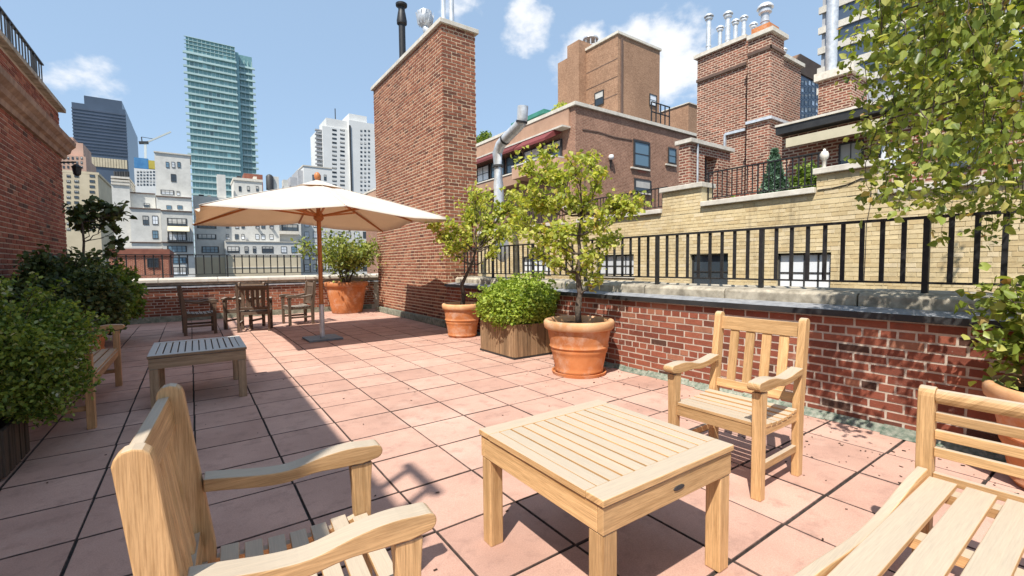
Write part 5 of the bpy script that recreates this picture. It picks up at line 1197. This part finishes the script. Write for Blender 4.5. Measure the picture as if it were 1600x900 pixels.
# penthouse right of the stack
HX_ = 13.6; t_ = thing('penthouse', 'brick penthouse with a black fascia and cream awning behind the cream parapet', 'building')
yh0 = onX(1700, 200, HX_).y; yh1 = onX(1222, 230, HX_).y; zh = onX(1260, 194, HX_).z; zl = onX(1260, 206, HX_).z
part('wall', t_, 'stack_brick', (HX_, HX_+6, yh0, yh1, 0, zl)); part('fascia', t_, 'black', (HX_-.35, HX_+6, yh0, yh1+.02, zl+.003, zh)); part('roof_edge', t_, 'stone_clean', (HX_-.38, HX_+6, yh0, yh1+.03, zh+.003, zh+.06))
aw0, aw1 = onX(1247, 215, HX_).y, onX(1400, 215, HX_).y; za = onX(1247, 214, HX_).z
MB().prism([(HX_-.01, za), (HX_-.7, za-.15), (HX_-.7, za-.38), (HX_-.66, za-.38), (HX_-.66, za-.17), (HX_-.01, za-.06)], aw1, aw0).build('awning', M['awning'], t_)
wX(t_, HX_, 1312, 1350, 222, 262, 2, 1, 'glass'); wX(t_, HX_, 1375, 1420, 222, 262, 2, 1, 'glass_pale'); wX(t_, HX_, 1470, 1540, 215, 262, 3, 1, 'glass')
# second stack with white cap and its flue
t_ = thing('chimney_stack', 'square brick chimney with a pale cap and tall pipe partly behind the birch', 'chimney')
kx = 17.5; ya, yb = onX(1279, 130, kx).y, onX(1330, 130, kx).y; z_ = onX(1290, 125, kx).z; part('shaft', t_, 'stack_brick', (kx, kx+1.4, yb, ya, 3, z_)); part('cap', t_, 'stone_clean', (kx-.12, kx+1.5, yb-.1, ya+.1, z_+.003, z_+.25)); part('belt', t_, 'seam', (kx-.05, kx-.003, yb, ya, z_-1.2, z_-1.1))
q = onX(1298, 120, kx+.4); flue('flue', 'tall pale pipe rising from the capped chimney behind the birch', M['steel'], kx+.4, q.y, z_+.25, 3.6, .17, '')
# towers far behind on the right
t_ = thing('office_tower', 'striped high rise behind the birch leaves at the upper right', 'tower'); x = 90
ya, yb = onX(1284, 60, x).y, onX(1500, 60, x).y; part('wall', t_, 'grey_side', (x, x+40, yb, ya, -40, 190))
for k, zz in enumerate(np.arange(30, 92, 3.4)): part('spandrel_band', t_, 'stone_clean', (x-.5, x-.01, yb, ya+.4, zz, zz+1.1)); part('window_band', t_, 'navy', (x-.2, x-.01, yb, ya-.6, zz+1.12, zz+3.38))
t_ = thing('office_tower', 'dark gridded tower with a brown top between the two brick chimneys', 'tower'); y = 75
part('wall', t_, 'navy', bY(y, 1243, 1330, 122, 20)); a = bY(y-.5, 1246, 1284, 92, 20, vb=121.5); x0, x1 = a[0], a[1]
MB().prism([(x0-2.2, a[4]), (x1+2, a[4]), (x1, a[5]), (x0+1, a[5])], y-.5, y+18, plane='xz').build('mansard', M['brown'], t_)
for r_ in range(6):
    for c_ in range(7): wY(t_, y, 1246+c_*5.6, 1250+c_*5.6, 126+r_*10.5, 134+r_*10.5, 1, 1, random.choice(['glass', 'glass', 'glass', 'glass_pale']), 'navy_lt')
t_ = thing('brick_building', 'small tan brick corner peeking out left of the chimney stack', 'building')
y = 26; a = bY(y, 1075, 1110, 167, 5); part('wall', t_, 'tan_brick', (a[0], a[1], a[2], a[3], 3, a[5])); part('coping', t_, 'stone_clean', (a[0]-.1, a[1], a[2]-.1, a[3], a[5]+.003, a[5]+.1))
# plants and a globe on the neighbour's terrace
cy_ = onX(1210, 270, 9.6).y; t_ = thing('conifer', 'small bluish conifer behind the railing on the cream parapet', 'shrub', (9.6, cy_, 2.45))
MB().tube([(0, 0, 0), (.01, 0, .5), (0, 0, .95)], [.03, .02, .008], 8).build('trunk', M['bark'], t_)
zz = NP.rand(3600)**1.3; aa = NP.rand(3600)*6.283; rr_ = (.27*(1-zz)+.02)*(.35+.65*NP.rand(3600)**.5)*(1+.18*np.sin(aa*5+zz*20))
leaves('foliage', M['conifer'], np.stack([rr_*np.cos(aa), rr_*np.sin(aa), .08+zz*1.0], 1), .06, t_, up=-.6)
bush('clipped_shrub', 'dark green shrub at the right end of the upper railing', (9.5, onX(1262, 280, 9.5).y, 2.7), (.3, .25, .34), 2500, .06, M['leaf_mid'], .15, cat='shrub')
bush('ivy_clump', 'low leafy clump on the cream parapet roof beneath the railing', (9.3, onX(1150, 300, 9.3).y, 2.35), (.3, .6, .2), 2000, .06, M['leaf_mid'], .3, cat='shrub')
bush('roof_plant', 'tiny bush on the far roof beside the chimney wall edge', (14.4, onX(755, 210, 14.4).y, ZT+.35), (.35, .6, .45), 700, .14, M['leaf_mid'], .5, cat='shrub')
bush('roof_plant', 'straggly green plant at the foot of the tan tower', (14.6, 16.6, ZT+.3), (.3, .4, .3), 600, .1, M['leaf_tree'], .4, cat='shrub')
q = onX(1288, 243, 9.0); t2 = thing('globe_finial', 'pale stone ball on a pedestal behind the cream parapet', 'finial', (9.0, q.y, 2.6)); MB().lathe([(0, 0), (.06, 0), (.06, .06), (.03, .08), (.03, q.z-2.68), (.055, q.z-2.66), (.07, q.z-2.6), (.055, q.z-2.54), (.02, q.z-2.52), (.02, q.z-2.49), (0, q.z-2.48)], n=16).build('ball', M['stone_clean'], t2, smooth=True)
